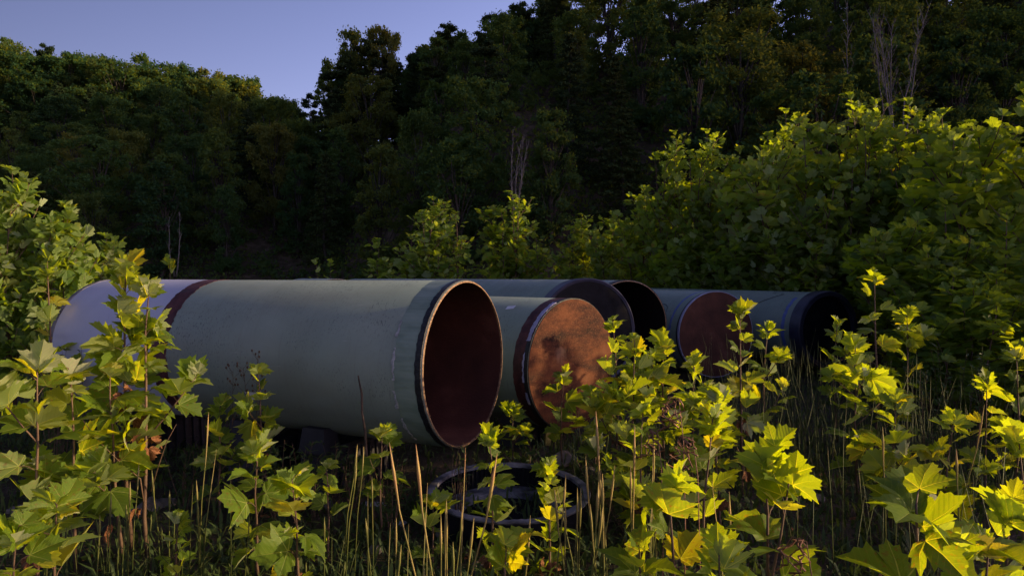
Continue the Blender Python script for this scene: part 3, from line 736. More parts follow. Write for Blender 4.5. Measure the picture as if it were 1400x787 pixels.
def shrub(px, top, d, k, label, wide=1.0, rz=0.0, group='sycamore thicket around the pipes'):
    tip = P(px, top, d); g0 = gz(tip.x, d); H0 = [3.0, 3.0, 3.0, 2.2][k]; s = (tip.z - g0) / H0
    t = thing('sycamore_shrub', label, 'shrub', (tip.x, d, g0), rz, group)
    w = wide / max(s, .5) * (.5 + .5 * s)
    w = (.45 + .55 * s) * wide
    t.scale = (w, w, s)
    st, lv, fo = PR[k]
    obj('stem', st, t)
    q = .92 if d > 8 else .70
    iw = Matrix.Diagonal((q / w, q / w, q / s, 1))
    for me, m in lv:
        # undo the shrub's scale for the leaf itself, keep it for its place
        loc = m.translation.copy(); mm = iw @ m; mm.translation = loc
        obj('leaf', me, t, mm)
    if k != 3: obj('foliage', fo, t, kind='stuff')
    return t
SH = [ # px, top, depth, proto, label
 (18, 232, 6.6, 2, 'tall lit sycamore shrub at the left edge above the weeds'),
 (90, 280, 6.6, 2, 'lit sycamore shrub second from the left edge'),
 (146, 322, 8.0, 2, 'sycamore shrub directly behind the white pipe end'),
 (515, 325, 17.2, 3, 'slim sycamore shrub behind the pipe, left of the tall pointed pair'),
 (592, 270, 17.0, 2, 'pointed sycamore shrub behind the pipe mouth, left of the pair'),
 (622, 288, 17.6, 3, 'slim shrub close to the right side of the left pointed shrub'),
 (552, 330, 18.0, 3, 'low slim shrub between two taller ones behind the pipe'),
 (697, 262, 18.5, 2, 'pointed sycamore shrub behind the second pipe, right of the pair'),
 (668, 308, 19.2, 3, 'slim shrub to the left of the right pointed shrub'),
 (730, 310, 18.8, 3, 'slim shrub to the right of the right pointed shrub'),
 (795, 293, 19.0, 2, 'rounded shrub behind the grey capped pipe'),
 (775, 340, 18.4, 3, 'low shrub peeping over the grey capped pipe'),
 (838, 290, 17.6, 0, 'shrub at the left foot of the big thicket'),
 (880, 255, 16.2, 0, 'shrub on the left slope of the big thicket'),
 (921, 180, 15.4, 2, 'leftmost tall pointed shrub of the big thicket'),
 (965, 178, 14.8, 2, 'second tall pointed shrub of the big thicket'),
 (1010, 200, 14.2, 0, 'broad shrub right of the two tall points of the thicket'),
 (1072, 150, 13.9, 2, 'shrub with a thin tall leader in the thicket'),
 (1095, 165, 12.9, 1, 'wide shrub left of the golden sunlit top'),
 (1160, 130, 12.6, 2, 'shrub whose golden top is highest in the thicket'),
 (1195, 135, 12.9, 0, 'golden sunlit shrub in the middle of the thicket top'),
 (1240, 138, 12.0, 2, 'golden sunlit shrub right of the highest top'),
 (1285, 150, 11.4, 0, 'shrub at the right end of the golden tops'),
 (1325, 168, 10.0, 2, 'shaded shrub in the dip near the right edge'),
 (1398, 120, 8.6, 1, 'tall shrub rising at the right edge'),
 (1360, 172, 9.2, 0, 'shrub next to the tall one at the right edge'),
 (960, 300, 14.3, 1, 'low front shrub behind the hand marked pipe'),
 (1040, 290, 13.1, 1, 'low front shrub behind the rightmost pipe body'),
 (1125, 280, 12.2, 1, 'front shrub directly behind the black cap'),
 (1262, 262, 9.4, 1, 'front shrub right of the black cap, dark green'),
 (1290, 270, 8.2, 1, 'broad front shrub at right in deep shade'),
 (1375, 290, 7.4, 1, 'front shrub at the right edge in deep shade'),
 (1285, 345, 7.4, 0, 'low shrub in front of the dark right thicket'),
 (1330, 385, 6.6, 0, 'low shrub above the shaded weeds at right'),
]
rgs = random.Random(2)
for px, top, d, k, lab in SH: shrub(px, top, d, k, lab, rgs.uniform(.9, 1.1) * (.62 if px < 200 else 1.2 if 500 < px < 800 else 1), rgs.uniform(-.7, .7))

# unseen shrubs added past the right frame edge, placed to shade pipes, thicket and saplings
_st, _lv, _fo = shrub_proto(77, 3.0, 1.3, 9, 1, 900, .17)
for (x, y, h, *ww) in ((8.4, 7.6, 3.3, .75), (4.4, 1.5, .8, .4), (6.2, .6, 1.15, .5), (8, 2.3, 1.6, .5), (7, -.7, 1.5, .5), (10.2, 3.1, 2.2, .5), (5.3, 2.9, .95, .4), (11, 1.0, 2.9, .6), (12.5, 3.2, 3.5, .55), (8.2, 6.5, 4.0, .5), (9.5, 6.5, 4.3, .5), (8.8, 7.1, 4.2, .6), (8, 4.9, 2.35, .6), (8.3, 5.1, 2.4, .6), (7.6, 5.5, 2.0, .6), (8.1, 3.7, 2.1, .4), (14, 0, 3.2, .7), (9.5, 8.6, 3.8), (11.5, 10.2, 4.9), (11.2, 12.4, 6.2), (13.2, 8.3, 6.6), (14.2, 9.7, 6.4), (14.8, 16.0, 7.4), (16.8, 18.0, 8.2), (15.2, 14.6, 7.2), (16.0, 16.9, 8.0), (14, 11.5, 5.2), (10.5, 7.7, 3.8, .9), (13.0, 7.3, 4.2, .9), (6.7, 6.0, 2.0, .7), (6.0, 5.1, 1.75, .6), (8.2, 6.9, 2.9, .6), (12, 5.2, 2.3, .8), (14.5, 12.9, 6.8), (17, 8, 5.2), (17.5, 10.5, 5.8)):
    mm = Matrix.Translation((x, y, gz(x, y))) @ Matrix.Rotation(x * 3 + y, 4, 'Z') @ Matrix.Diagonal(((ww or [1.3])[0], (ww or [1.3])[0], h / 3, 1))
    for nm, me in (('thicket', _fo), ('shade_thicket_stems', _st)):
        o = obj(nm, me, None, mm, 'stuff'); o['label'] = 'unseen sycamore foliage added off frame at right to shade the pipes'
# ------------------------------------------------------------------ grasses, weeds, ground cover
def blade(mb, base, h, lean, a, r, rg, tip=True):
    top = base + Vector((math.cos(a) * lean, math.sin(a) * lean, h)); mid = base.lerp(top, .55) + Vector((-math.cos(a) * lean * .15, -math.sin(a) * lean * .15, 0))
    if tip:
        q = base.lerp(top, .78)
        tube(mb, [base, mid, q, base.lerp(top, .9), top], [r, r * .75, r * .7, r * 1.5, r * .2], 4)
    else: tube(mb, [base, mid, top], [r, r * .75, r * .15], 3)
def grass(px, d, top, n, spr, label, seed=0, r=.0036, lean=.085, vary=.45, group='tall grass tufts', base_off=0):
    rg = random.Random(seed); tp = P(px, top, d); x, y = tp.x, d; g0 = gz(x, y); H = tp.z - g0
    mb = MB(); n = max(3, round(n * .65))
    for i in range(n):
        b = Vector((rg.gauss(0, spr), rg.gauss(0, spr * .7), -.02)); h = H * (1 - vary * rg.random() ** 1.2) if i else H
        blade(mb, b, h, rg.uniform(0, lean) * h * 2, rg.uniform(0, 6.28), r * rg.uniform(.7, 1.2), rg, rg.random() < .75)
    for i in range(n * 2):
        b = Vector((rg.gauss(0, spr), rg.gauss(0, spr), -.02)); blade(mb, b, H * rg.uniform(.08, .4), rg.uniform(.03, .2), rg.uniform(0, 6.28), r * .8, rg, False)
    o = obj('grass_tuft', mb.mesh('grass_tuft', M['straw'], True), M=Matrix.Translation((x, y, g0))); return tag(o, label, 'grass', group)
GR = [(130, 3.0, 640, 7, .08, 'sparse tall grass stalks left of the bare sapling stems'), (165, 3.1, 660, 9, .10, 'dense short stalks in front of the pale stones'),
 (205, 2.9, 640, 9, .08, 'grass stalks rising right of the bare sapling stems'), (266, 2.9, 560, 4, .02, 'single very tall grass stalk left of the bright sapling'),
 (305, 2.9, 600, 5, .07, 'leaning tall grass stalks in the middle of the left side'), (245, 3.2, 690, 8, .1, 'short grass stalks around the small narrow leaved sapling'),
 (467, 3.0, 605, 3, .04, 'two thin grass stalks below the large pipe'), (500, 2.8, 650, 3, .04, 'thin grass stalks left of the ring'),
 (560, 2.3, 700, 8, .06, 'short thick grass stalks at the bottom left of the ring'), (588, 2.2, 660, 5, .04, 'grass stalks just left of the tallest tuft'),
 (606, 2.1, 600, 17, .022, 'tallest straw coloured grass tuft leaning before the ring'), (640, 2.3, 690, 5, .05, 'thin grass stalks right of the tallest tuft'),
 (703, 2.1, 690, 4, .03, 'straw grass spike rising in front of the ring'), (785, 2.5, 630, 12, .06, 'dense green grass stalks right of the ring'),
 (800, 2.4, 660, 8, .06, 'shorter grass stalks at the foot of the dense tuft'), (830, 2.5, 620, 4, .03, 'tall single seed head between ring and cluster'),
 (868, 2.4, 565, 12, .045, 'bunched tall stalks below the yellow sapling cluster'), (885, 2.6, 600, 7, .05, 'grass stalks mixed with the large lit leaves'),
 (1015, 2.2, 640, 4, .06, 'thin stalks behind the huge yellow leaves'), (1262, 3.0, 540, 6, .08, 'thin green stalks right of the lit crown sapling'),
 (60, 2.7, 690, 6, .1, 'thin dry stalks in the bottom left corner'), (430, 2.8, 700, 4, .07, 'thin stalks right of the broad leaved sapling')]
for i, (px, d, top, n, spr, lab) in enumerate(GR): grass(px, d, top, n, spr, lab, seed=i + 1)
# drooping seed strands
M['deadseed'] = simple('dry_seed', [(.3, (.12, .05, .03)), (.7, (.30, .16, .10))], 30)
def seedhead(px, top, d, label, seed):
    rg = random.Random(seed); tp = P(px, top, d); g0 = gz(tp.x, d); mb = MB(); H = tp.z - g0
    pts = [Vector((0, 0, -.02)), Vector((.01, 0, H * .5)), Vector((.0, 0, H * .85)), Vector((-.02, 0, H)), Vector((-.06, .0, H * 1.0)), Vector((-.09, 0, H * .93))]
    tube(mb, pts, [.003, .0026, .002, .0016, .0014, .001], 4)
    for k in range(7):
        f = .62 + .36 * k / 7; p = at(pts, f); l = rg.uniform(.05, .12)
        q = [p + Vector((rg.uniform(-.01, .01) * j, 0, -l * j / 5)) + Vector((rg.choice((-1, 1)) * .012, rg.uniform(-.01, .01), .0)) for j in range(6)]
        tube(mb, [p] + q, [.001] + [.0035 if j % 2 else .0018 for j in range(6)], 4)
    o = obj('seed_stalk', mb.mesh('seed_stalk', M['deadseed'], True), M=Matrix.Translation((tp.x, d, g0)) @ Matrix.Rotation(rg.uniform(-1, 1), 4, 'Z')); return tag(o, label, 'grass')
for i, (a, b, d, l) in enumerate([(935, 545, 2.4, 'drooping reddish seed stalk above the lit leaves'), (955, 600, 2.3, 'drooping reddish seed stalk behind the flat lit leaf'), (1115, 745, 1.7, 'nodding seed stalk at the bottom right of the yellow leaves'),
                                  (905, 590, 2.5, 'drooping reddish seed stalk left of the other two')]): seedhead(a, b, d, l, i)
# leafy weeds
def weed(px, top, d, label, seed, n=60, w=.12, ls=.04, flowers=False):
    rg = random.Random(seed); tp = P(px, top, d); g0 = gz(tp.x, d); H = tp.z - g0; mb = MB(); lf = MB()
    for s in range(7):
        a = rg.uniform(0, 6.28); e = Vector((math.cos(a) * w * rg.random() * 1.6, math.sin(a) * w * rg.random(), H * rg.uniform(.65, 1)))
        pts = stem_path(Vector((e.x * .1, e.y * .1, -.02)), e, rg, 5, .06); tube(mb, pts, [.0035, .003, .0026, .002, .0016, .001], 4)
        for i in range(n // 7):
            f = rg.uniform(.2, 1); p = at(pts, f); a = rg.uniform(0, 6.28); m = leaf_matrix(p, Vector((math.cos(a), math.sin(a), 0)), R(rg.uniform(-10, 60)), rg.uniform(-1, 1), ls * rg.uniform(.7, 1.3), rg)
            lf.add([m @ Vector(q) for q in ((0, 0, 0), (.17, .4, .03), (0, 1, -.05), (-.17, .4, .03))], [(0, 1, 2, 3)])
    t = thing('leafy_weed', label, 'weed', (tp.x, d, g0)); obj('stem', mb.mesh('stem', M['stem']), t); obj('foliage', lf.mesh('foliage', M['weed']), t, kind='stuff'); return t
for i, (a, b, d, l, n) in enumerate([(400, 578, 4.0, 'fine leaved weed with yellowish tips under the pipe sticker', 120), (428, 600, 4.0, 'fine leaved weed right of the pipe sticker', 120), (455, 590, 4.2, 'dark weed standing against the large pipe', 130),
        (480, 612, 4.1, 'dark weed beside the yellow post', 100), (380, 610, 3.9, 'low weed hiding the foot of the middle pipe support', 120), (535, 618, 3.75, 'low weed right of the leaning stick', 90), (250, 590, 4.2, 'low weed under the maroon band', 110), (628, 585, 4.0, 'small weed in front of the dark pipe mouth', 40), (85, 455, 5.2, 'dark feathery weed at the foot of the white pipe section', 110), (72, 475, 5.0, 'dark feathery weed at the far pipe end', 90),
        (830, 625, 4.0, 'leafy weed right of the brown slab', 110), (860, 650, 3.7, 'low leafy weed below the sapling cluster', 110), (1290, 470, 5.5, 'greyish flowering weed in the shade at right', 200),
        (1270, 500, 5.2, 'dark weed in the shade right of the tall sapling', 150), (1330, 480, 5.4, 'weed below the low shrubs at the right', 150), (150, 560, 4.4, 'weed behind the left saplings under the white section', 120), (330, 600, 4.1, 'weed at the foot of the shaded pipe', 110), (720, 600, 4.6, 'weed between the pipe mouth and the orange plate', 90)]):
    weed(a, b, d, l, i, n, .13 if n > 60 else .03, .055)
# dry branched flower stalks before the pipe
def drystalk(px, top, d, label, seed):
    rg = random.Random(seed); tp = P(px, top, d); g0 = gz(tp.x, d); H = tp.z - g0; mb = MB()
    pts = stem_path(Vector((0, 0, -.02)), Vector((0, 0, H)), rg, 6, .03); tube(mb, pts, [.003, .003, .0026, .0022, .002, .0016, .001], 4)
    for k in range(14):
        p = at(pts, rg.uniform(.6, 1)); a = rg.uniform(0, 6.28); q = p + Vector((math.cos(a) * .05, math.sin(a) * .05, .05)) * rg.uniform(.4, 1.1)
        tube(mb, [p, q], [.0012, .001], 3); tube(mb, [q, q + Vector((0, 0, .008)), q + Vector((0, 0, .016))], [.002, .007, .003], 5)
    o = obj('dry_stalk', mb.mesh('dry_stalk', M['deadstem']), M=Matrix.Translation((tp.x, d, g0))); tag(o, label, 'dry plant')
drystalk(352, 487, 4.15, 'taller dry flower stalk against the green pipe', 1); drystalk(332, 502, 4.15, 'middle dry flower stalk against the green pipe', 2); drystalk(318, 507, 4.2, 'faint dry flower stalk nearest the maroon band', 3)
# dead stick leaning on the pipe
mb = MB(); rg = random.Random(8); a = P(490, 513, 4.0); b = P(513, 612, 3.78); b.z = 0
tube(mb, [a.lerp(b, k / 8) + Vector((rg.uniform(-.006, .006), 0, 0)) for k in range(9)], [.004, .007, .006, .008, .007, .008, .007, .009, .009], 6)
tag(obj('dead_stick', mb.mesh('dead_stick', M['deadstem'], True)), 'thin dark stick leaning against the large pipe near its mouth', 'stick')
def bare_branch(p0, pts, label, r=.004):
    mb = MB(); tube(mb, pts, [r * (1 - .7 * i / (len(pts) - 1)) for i in range(len(pts))], 5); tag(obj('bare_branch', mb.mesh('bare_branch', M['stem'], True)), label, 'branch')
bare_branch(0, [P(196, 700, 3.5), P(190, 655, 3.45), P(160, 630, 3.4), P(130, 600, 3.35), P(112, 575, 3.3)], 'thin bare twig arching left from the tall sapling stems')
bare_branch(0, [P(204, 672, 3.5), P(214, 640, 3.45), P(226, 605, 3.4), P(240, 580, 3.4)], 'thin bare twig forking right from the tall sapling stems')

# ground cover: one stuff mesh of short blades and small leaves
def cover(name, n, ylo, yhi, hlo, hhi, seed, w=.005, mt='weed', wide=0, xr=(-.82, .95)):
    r = np.random.RandomState(seed)
    y = ylo + (yhi - ylo) * r.rand(n) ** 1.3; x = (xr[0] + (xr[1] - xr[0]) * r.rand(n)) * (y + 1.0)
    dens = np.sin(x * 2.1 + 1) * np.sin(y * 1.7) + np.sin(x * .9 - y * 1.3) + r.randn(n) * .7
    k = dens > -.55; x, y = x[k], y[k]; n = len(x)
    z = terr(x, y); a = r.rand(n) * 6.28; h = hlo + (hhi - hlo) * r.rand(n) ** 2; l = h * (.3 + .9 * r.rand(n)); ww = w * (.6 + r.rand(n)) * (1 + wide * r.rand(n))
    dx, dy = np.cos(a), np.sin(a); sx, sy = -dy * ww, dx * ww
    b = np.stack([x, y, z - .01], 1)
    V = np.stack([b + np.stack([sx * .6, sy * .6, 0 * h], 1), b - np.stack([sx * .6, sy * .6, 0 * h], 1),
                  b + np.stack([dx * l * .45 + sx, dy * l * .45 + sy, h * .75], 1), b + np.stack([dx * l * .45 - sx, dy * l * .45 - sy, h * .75], 1),
                  b + np.stack([dx * l, dy * l, h * .95], 1)], 1).reshape(-1, 3)
    i = np.arange(n) * 5
    Fc = np.concatenate([np.stack([i, i + 1, i + 3], 1), np.stack([i, i + 3, i + 2], 1), np.stack([i + 2, i + 3, i + 4], 1)])
    obj(name, npmesh(name, V, Fc, M[mt]), kind='stuff')['label'] = {'grass': 'short dark grass and weeds covering the ground', 'ground_leaves': 'small broad leaves of low weeds on the ground', 'tall_grass': 'thin tall green grass standing in the shade at right', 'dry_grass': 'dry straw coloured grass lying between the weeds', 'leaf_litter': 'brown fallen leaves scattered on the soil'}[name]
cover('grass', 64000, 1.2, 13, .02, .15, 1, .006)
cover('ground_leaves', 26000, 1.2, 11, .015, .06, 2, .008, 'weed', 1.5)
cover('dry_grass', 16000, 1.2, 9, .02, .12, 6, .003, 'straw')
cover('leaf_litter', 2600, 1.2, 9, .01, .03, 3, .018, 'leaf_dead', 1.0)
# tall thin grass at right
def tallgrass(n, seed, boxes):
    mb = MB(); rg = random.Random(seed)
    for (x0, x1, y0, y1, h0, h1, m) in boxes:
        for i in range(m):
            x = rg.uniform(x0, x1); y = rg.uniform(y0, y1); h = rg.uniform(h0, h1)
            blade(mb, Vector((x, y, gz(x, y) - .02)), h, rg.uniform(0, .3) * h, rg.uniform(0, 6.28), .0020 * rg.uniform(.7, 1.2), rg, rg.random() < .2)
    o = obj('tall_grass', mb.mesh('tall_grass', M['greengrass'], True), kind='stuff'); o['label'] = 'thin tall green grass standing in the shade at right'
tallgrass(0, 5, [(1.5, 3.0, 4.2, 6.2, .4, .95, 300), (2.6, 4.6, 4.0, 6.5, .3, .85, 200), (1.3, 3.4, 2.6, 4.2, .3, .7, 160), (-4.5, -2.8, 4.5, 6.5, .4, .9, 160), (.3, 1.6, 3.6, 5.2, .2, .5, 120), (4, 8, 4, 7, .5, 1.1, 250)])

# ------------------------------------------------------------------ forest
def cards(C, n, rad, size, r, flat=.75):
    """n leaf cards round each clump centre"""
    C = np.repeat(C, n, 0); m = len(C); rad = np.repeat(rad, n)
    d = r.randn(m, 3); d /= np.linalg.norm(d, axis=1)[:, None]
    q = (.45 + .55 * r.rand(m) ** .5) * rad
    g3 = r.randn(m, 3) * .52; p = C + (d * q[:, None] * .35 + g3 * rad[:, None] * .75) * np.array([1, 1, flat])
    nrm = d * .5 + r.randn(m, 3) * .5 + np.array([0, 0, .12]); nrm /= np.linalg.norm(nrm, axis=1)[:, None]
    u = np.cross(nrm, r.randn(m, 3)); u /= np.linalg.norm(u, axis=1)[:, None]; v = np.cross(nrm, u)
    s = size * (.55 + .9 * r.rand(m))[:, None]
    V = np.stack([p + u * s, p + v * s * .6, p - u * s, p - v * s * .6], 1).reshape(-1, 3)
    return V, np.arange(m * 4).reshape(-1, 4)
def tree_proto(seed, kind):
    rg = random.Random(seed); r = np.random.RandomState(seed); tb = MB(); H = 12.0
    tp = stem_path(Vector((0, 0, -.6)), Vector((rg.uniform(-.5, .5), rg.uniform(-.5, .5), H * .82)), rg, 7, .03)
    tube(tb, tp, [.24 * (1 - .85 * i / 7) for i in range(8)], 7)
    C = []; RD = []
    if kind == 'round':
        Wd = rg.uniform(3.2, 4.3)
        for k in range(rg.randint(80, 95)):
            z = rg.uniform(.12, .97); prof = math.sqrt(max(0.05, 1 - ((z - .52) / .5) ** 2)); a = rg.uniform(0, 6.28); rr = Wd * prof * rg.uniform(.3, 1) * (1 + .28 * math.sin(a * 3 + z * 9 + seed))
            c = Vector((math.cos(a) * rr, math.sin(a) * rr, z * H)); C.append(c); RD.append(rg.uniform(.45, .95))
            if rr > .8 and k % 3 == 0:
                p = at(tp, max(.15, z - .25 - rg.uniform(0, .1))); tube(tb, [p, p.lerp(c, .5) + Vector((0, 0, .25)), c], [.075, .05, .02], 4, False)
        V, Fc = cards(np.array(C), 190, np.array(RD), .125, r)
    elif kind == 'tall':
        for k in range(75):
            z = rg.uniform(.1, 1.0); a = rg.uniform(0, 6.28); rr = 2.4 * math.sqrt(max(0.02, 1 - ((z - .5) / .52) ** 2)) * rg.uniform(.3, 1)
            c = Vector((math.cos(a) * rr, math.sin(a) * rr, z * H)); C.append(c); RD.append(rg.uniform(.4, .85))
            p = at(tp, max(.15, z - .2)); tube(tb, [p, c], [.06, .02], 4, False)
        V, Fc = cards(np.array(C), 140, np.array(RD), .14, r)
    elif kind == 'pine':      # irregular layered conifer
        for k in range(40):
            z = rg.uniform(.28, .98); a = rg.uniform(0, 6.28); L = 3.0 * (1.05 - z) ** .7 * rg.uniform(.5, 1.1) + .3
            p = at(tp, min(.99, z / .82)) if z < .82 else Vector((tp[-1].x, tp[-1].y, z * H))
            e = p + Vector((math.cos(a) * L, math.sin(a) * L, L * rg.uniform(.0, .25))); tube(tb, [p, e], [.05, .012], 4, False)
            for f in (.45, .7, .88, 1.0): C.append(p.lerp(e, f)); RD.append(.42 * rg.uniform(.7, 1.2))
        tube(tb, [tp[-1], Vector((tp[-1].x, tp[-1].y, H))], [.05, .01], 4)
        V, Fc = cards(np.array(C), 70, np.array(RD) * 1.15, .11, r, .5)
    elif kind == 'hemlock':   # drooping dense conifer
        for k in range(60):
            z = .08 + .9 * (k / 60); a = k * 2.4 + rg.uniform(-.4, .4); L = 2.7 * (1.02 - z) ** .8 + .15
            p = Vector((0, 0, z * H)); e = p + Vector((math.cos(a) * L, math.sin(a) * L, -L * .22)); tube(tb, [p, e], [.04, .01], 3, False)
            for f in (.35, .65, .95): C.append(p.lerp(e, f)); RD.append(.5 * (1.1 - .5 * z))
        tube(tb, [tp[-1], Vector((0, 0, H))], [.05, .01], 4)
        V, Fc = cards(np.array(C), 60, np.array(RD) * 1.2, .11, r, .4)
    return tb.mesh('trunk', M['bark'], True), npmesh('crown', V, Fc, M['conifer' if kind in ('pine', 'hemlock') else 'forest'])
TP = {'round': [tree_proto(s, 'round') for s in (1, 2, 3, 4)], 'tall': [tree_proto(s, 'tall') for s in (5, 6)], 'pine': [tree_proto(s, 'pine') for s in (7, 8)], 'hemlock': [tree_proto(9, 'hemlock')]}
SKX = [-40, 0, 30, 60, 120, 180, 230, 290, 340, 375, 410, 425, 445, 460, 475, 500, 530, 560, 575, 600, 640, 700, 740, 780, 1500]
SKY = [52, 55, 60, 70, 75, 85, 88, 98, 112, 128, 148, 145, 110, 92, 60, 42, 48, 75, 72, 40, 45, 5, -5, -60, -150]
def skyline(px): return float(np.interp(px, SKX, SKY))
NAMES = {'round': 'broadleaf_tree', 'tall': 'broadleaf_tree', 'pine': 'pine_tree', 'hemlock': 'hemlock_tree'}
def tree(kind, k, x, y, h, rz, label, group, w=1.0):
    t = thing(NAMES[kind], label, 'tree', (x, y, gz(x, y)), rz, group); s = h / 12.0
    t.scale = (s * w, s * w, s)
    tm, cm = TP[kind][k % len(TP[kind])]
    obj('trunk', tm, t); obj('crown', cm, t); return t
def top_h(px, top, d): p = P(px, top, d); return p.x, p.z - gz(p.x, d)
# skyline trees placed one by one: px, top, depth, kind, label
SL = [(12, 52, 108, 'round', 'tree with a broad crown on the left skyline, cut by the edge'), (70, 60, 112, 'pine', 'feathery tree topping the left skyline near the edge'), (110, 72, 110, 'round', 'rounded skyline tree right of the feathery one'),
 (150, 82, 114, 'tall', 'narrow crown on the left skyline before the long dip'), (195, 80, 116, 'tall', 'upright crown in the middle of the left skyline'), (245, 85, 112, 'round', 'broad crown in the middle of the left skyline, sunlit'),
 (290, 95, 112, 'round', 'sunlit crown above the brightest patch of the left ridge'), (318, 118, 110, 'pine', 'small feathery crown on the falling left ridge'), (346, 112, 112, 'tall', 'last sunlit crown on the falling left ridge'),
 (388, 133, 104, 'round', 'dark lacy crown in the notch between the hills'), (428, 128, 98, 'pine', 'pointed conifer in the notch between the hills'), (452, 90, 92, 'tall', 'ragged leaning tree at the left end of the right ridge'),
 (482, 48, 88, 'tall', 'left half of the great dark crown on the right ridge'), (522, 38, 86, 'round', 'great dark dome shaped crown on the right ridge'), (575, 72, 86, 'pine', 'low conifer between the dome crown and the spire'),
 (617, 30, 84, 'pine', 'pointed dark pine spire against the sky'), (665, 20, 84, 'pine', 'second feathery pine against the sky, right of the spire'), (705, 0, 82, 'pine', 'pine whose top touches the upper edge of the picture'), (752, 2, 82, 'pine', 'open pine with sky showing through, last before the dark slope')]
for i, (px, top, d, kd, lab) in enumerate(SL):
    x, h = top_h(px, top, d); tree(kd, i, x, d, h, i * 1.7, lab, 'trees on the skyline', min(1.5, max(.7, 11.5 / h)))
# fill behind the skyline, one crown after another
rg = random.Random(5)
for i in range(34):
    px = -25 + i * 13.5; d = rg.uniform(104, 117); x, h = top_h(px, skyline(px) + rg.uniform(3, 15), d)
    if h > 5: tree(rg.choice(('round', 'round', 'tall')), i, x, d, h, rg.uniform(0, 6.28), 'tree of the closed left ridge line, %s' % ('over the left edge shrubs' if px < 90 else 'over the white pipe end' if px < 180 else 'over the maroon band' if px < 290 else 'falling towards the notch'), 'trees closing the left ridge line ' + str(int(px > 90) + int(px > 180) + int(px > 290)), rg.uniform(1.0, 1.4))
for i in range(22):
    px = 455 + i * 15; d = rg.uniform(80, 90); x, h = top_h(px, max(-20, skyline(px)) + rg.uniform(8, 30), d)
    kd = rg.choice(('round', 'tall', 'pine', 'hemlock')); lb = 'dark %s close under the right ridge line, %s' % ({'round': 'broad tree', 'tall': 'slim tree', 'pine': 'open pine', 'hemlock': 'hemlock'}[kd], 'by the dome crown' if px < 560 else 'under the pine spire' if px < 650 else 'under the top edge pines' if px < 740 else 'above the capped pipes')
    if h > 5: tree(kd, i, x, d, h, rg.uniform(0, 6.28), lb, 'ridge: ' + lb, rg.uniform(.9, 1.3))
# the slopes
rg = random.Random(21); cnt = 0; yy = 43.0
while yy < 128:
    xx = -.9 * yy; step = 5.4 + yy * .02
    while xx < .9 * yy:
        x = xx + rg.uniform(-1.9, 1.9); y = yy + rg.uniform(-1.9, 1.9); xx += step
        g0 = gz(x, y); px = 700 + F * x / y
        if g0 < .8 or not -60 < px < 1460: continue
        # hidden behind a nearer crest?
        ts = np.linspace(.25, .97, 40); vis = terr(x * ts, y * ts) < CH + (g0 + 11 - CH) * ts
        if not vis.all(): continue
        if HZ - F * (g0 - CH) / y < -60: continue
        hmax = (CH + (HZ - skyline(px)) / F * y) - g0
        h = min(rg.uniform(8.5, 13.5), hmax - rg.uniform(.3, 1.6))
        if h < 4.5 or cnt > 222: continue
        left = px < 440 + (HZ - 0) * 0 and y > 60
        kd = rg.choices(['round', 'tall', 'pine', 'hemlock'], [.62, .2, .06, .12] if left else [.42, .2, .18, .2])[0]
        side = 'left hill' if left else 'right hill'
        row = 'high on' if g0 > 17 else ('halfway up' if g0 > 7 else 'low on')
        kn = {'round': 'round crowned broadleaf tree', 'tall': 'narrow broadleaf tree', 'pine': 'open branched pine', 'hemlock': 'dark drooping hemlock'}[kd]
        zn = [z for a, z in ((90, 'above the left edge shrubs'), (180, 'above the white pipe end'), (290, 'above the maroon pipe band'), (440, 'below the notch between the hills'), (560, 'below the great dome crown'), (650, 'above the pipe mouth'),
              (760, 'above the right pointed shrub'), (900, 'above the capped pipes'), (1040, 'left of the golden thicket top'), (1200, 'left of the tall bare tree'), (1300, 'right of the tall bare tree'), (2000, 'in the upper right corner')) if px < a][0]
        lb = '%s %s the %s, %s' % (kn, row, side.replace(' hill', ' slope'), zn)
        tree(kd, rg.randint(0, 5), x, y, h, rg.uniform(0, 6.28), lb, 'forest trees: ' + lb, rg.uniform(.85, 1.2)); cnt += 1
    yy += 5.2 + yy * .012
print('forest trees', cnt)
r = np.random.RandomState(9); m = 5200
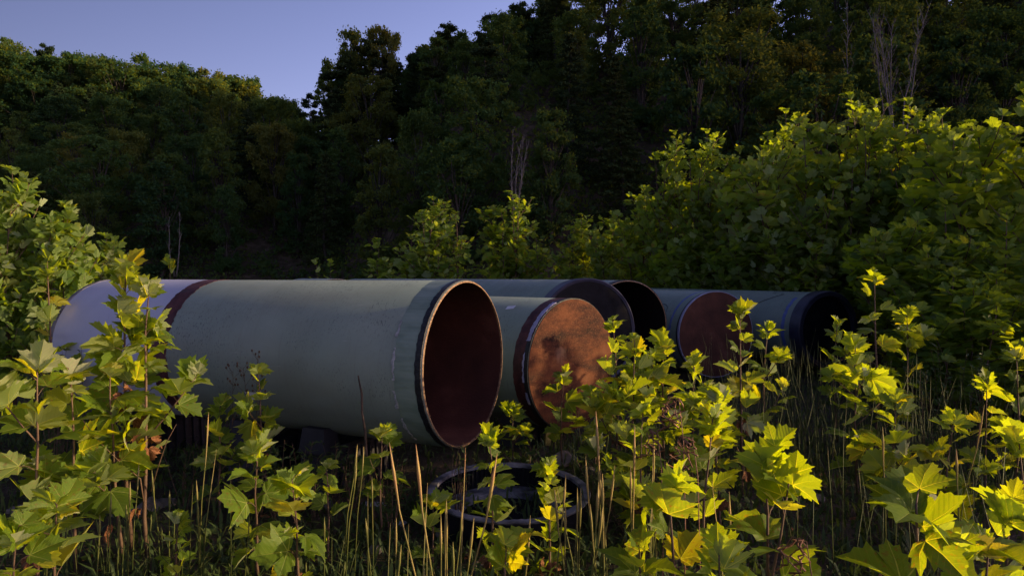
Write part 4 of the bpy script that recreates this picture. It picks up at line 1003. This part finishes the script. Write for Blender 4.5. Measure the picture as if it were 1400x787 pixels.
yy = r.uniform(38, 128, m); xx = yy * r.uniform(-.85, .85, m); zz = terr(xx, yy); k = (zz > .6); xx, yy, zz = xx[k], yy[k], zz[k]
V, Fc = cards(np.stack([xx, yy, zz + .6], 1), 34, r.uniform(.8, 2.0, len(xx)), .20, r, .7)
o = obj('undergrowth', npmesh('undergrowth', V, Fc, M['forest']), kind='stuff'); o['label'] = 'dark undergrowth between the forest trees'
# bare pale trees
def bare(px, top, bot, d, label, seed, stems=5, spread=1.0, H=None):
    rg = random.Random(seed); a = P(px, bot, d); tp = P(px, top, d); H = tp.z - a.z; t = thing('bare_tree', label, 'tree', a, 0); mb = MB(); tw = MB()
    for s in range(stems):
        o = Vector((rg.uniform(-1, 1), rg.uniform(-1, 1), 0)) * spread
        pts = stem_path(Vector((o.x * .15, o.y * .15, -3.0)), Vector((o.x, o.y, H * rg.uniform(.7, 1))), rg, 8, .04); tube(mb, pts, [.06 * (1 - .85 * i / 8) for i in range(9)], 6)
        for k in range(16):
            f = rg.uniform(.35, .97); p = at(pts, f); an = rg.uniform(0, 6.28); l = H * rg.uniform(.08, .22); q = p + Vector((math.cos(an) * l * .45, math.sin(an) * l * .45, l)); bp = stem_path(p, q, rg, 3, .08)
            tube(tw, bp, [.018, .014, .010, .005], 3)
            for j in range(2):
                p2 = at(bp, rg.uniform(.3, .9)); q2 = p2 + Vector((rg.uniform(-.4, .4), rg.uniform(-.4, .4), rg.uniform(.2, .8))) * l * .4; tube(tw, [p2, q2], [.012, .005], 3)
    obj('trunk', mb.mesh('trunk', M['pale_bark'], True), t); obj('branch', tw.mesh('branch', M['pale_bark']), t)
bare(1225, 2, 150, 44, 'tall bare grey tree with many upright limbs above the golden thicket', 1, 7, 1.5)
bare(705, 172, 250, 44, 'small bare forked tree above the right pointed shrub', 2, 4, .9)
bare(1158, -20, 120, 47, 'dark bare trunk left of the tall bare grey tree', 3, 1, .3)
bare(240, 290, 330, 58, 'faint bare sapling at the foot of the left forest', 4, 2, .5)
print('objects', len(bpy.data.objects))
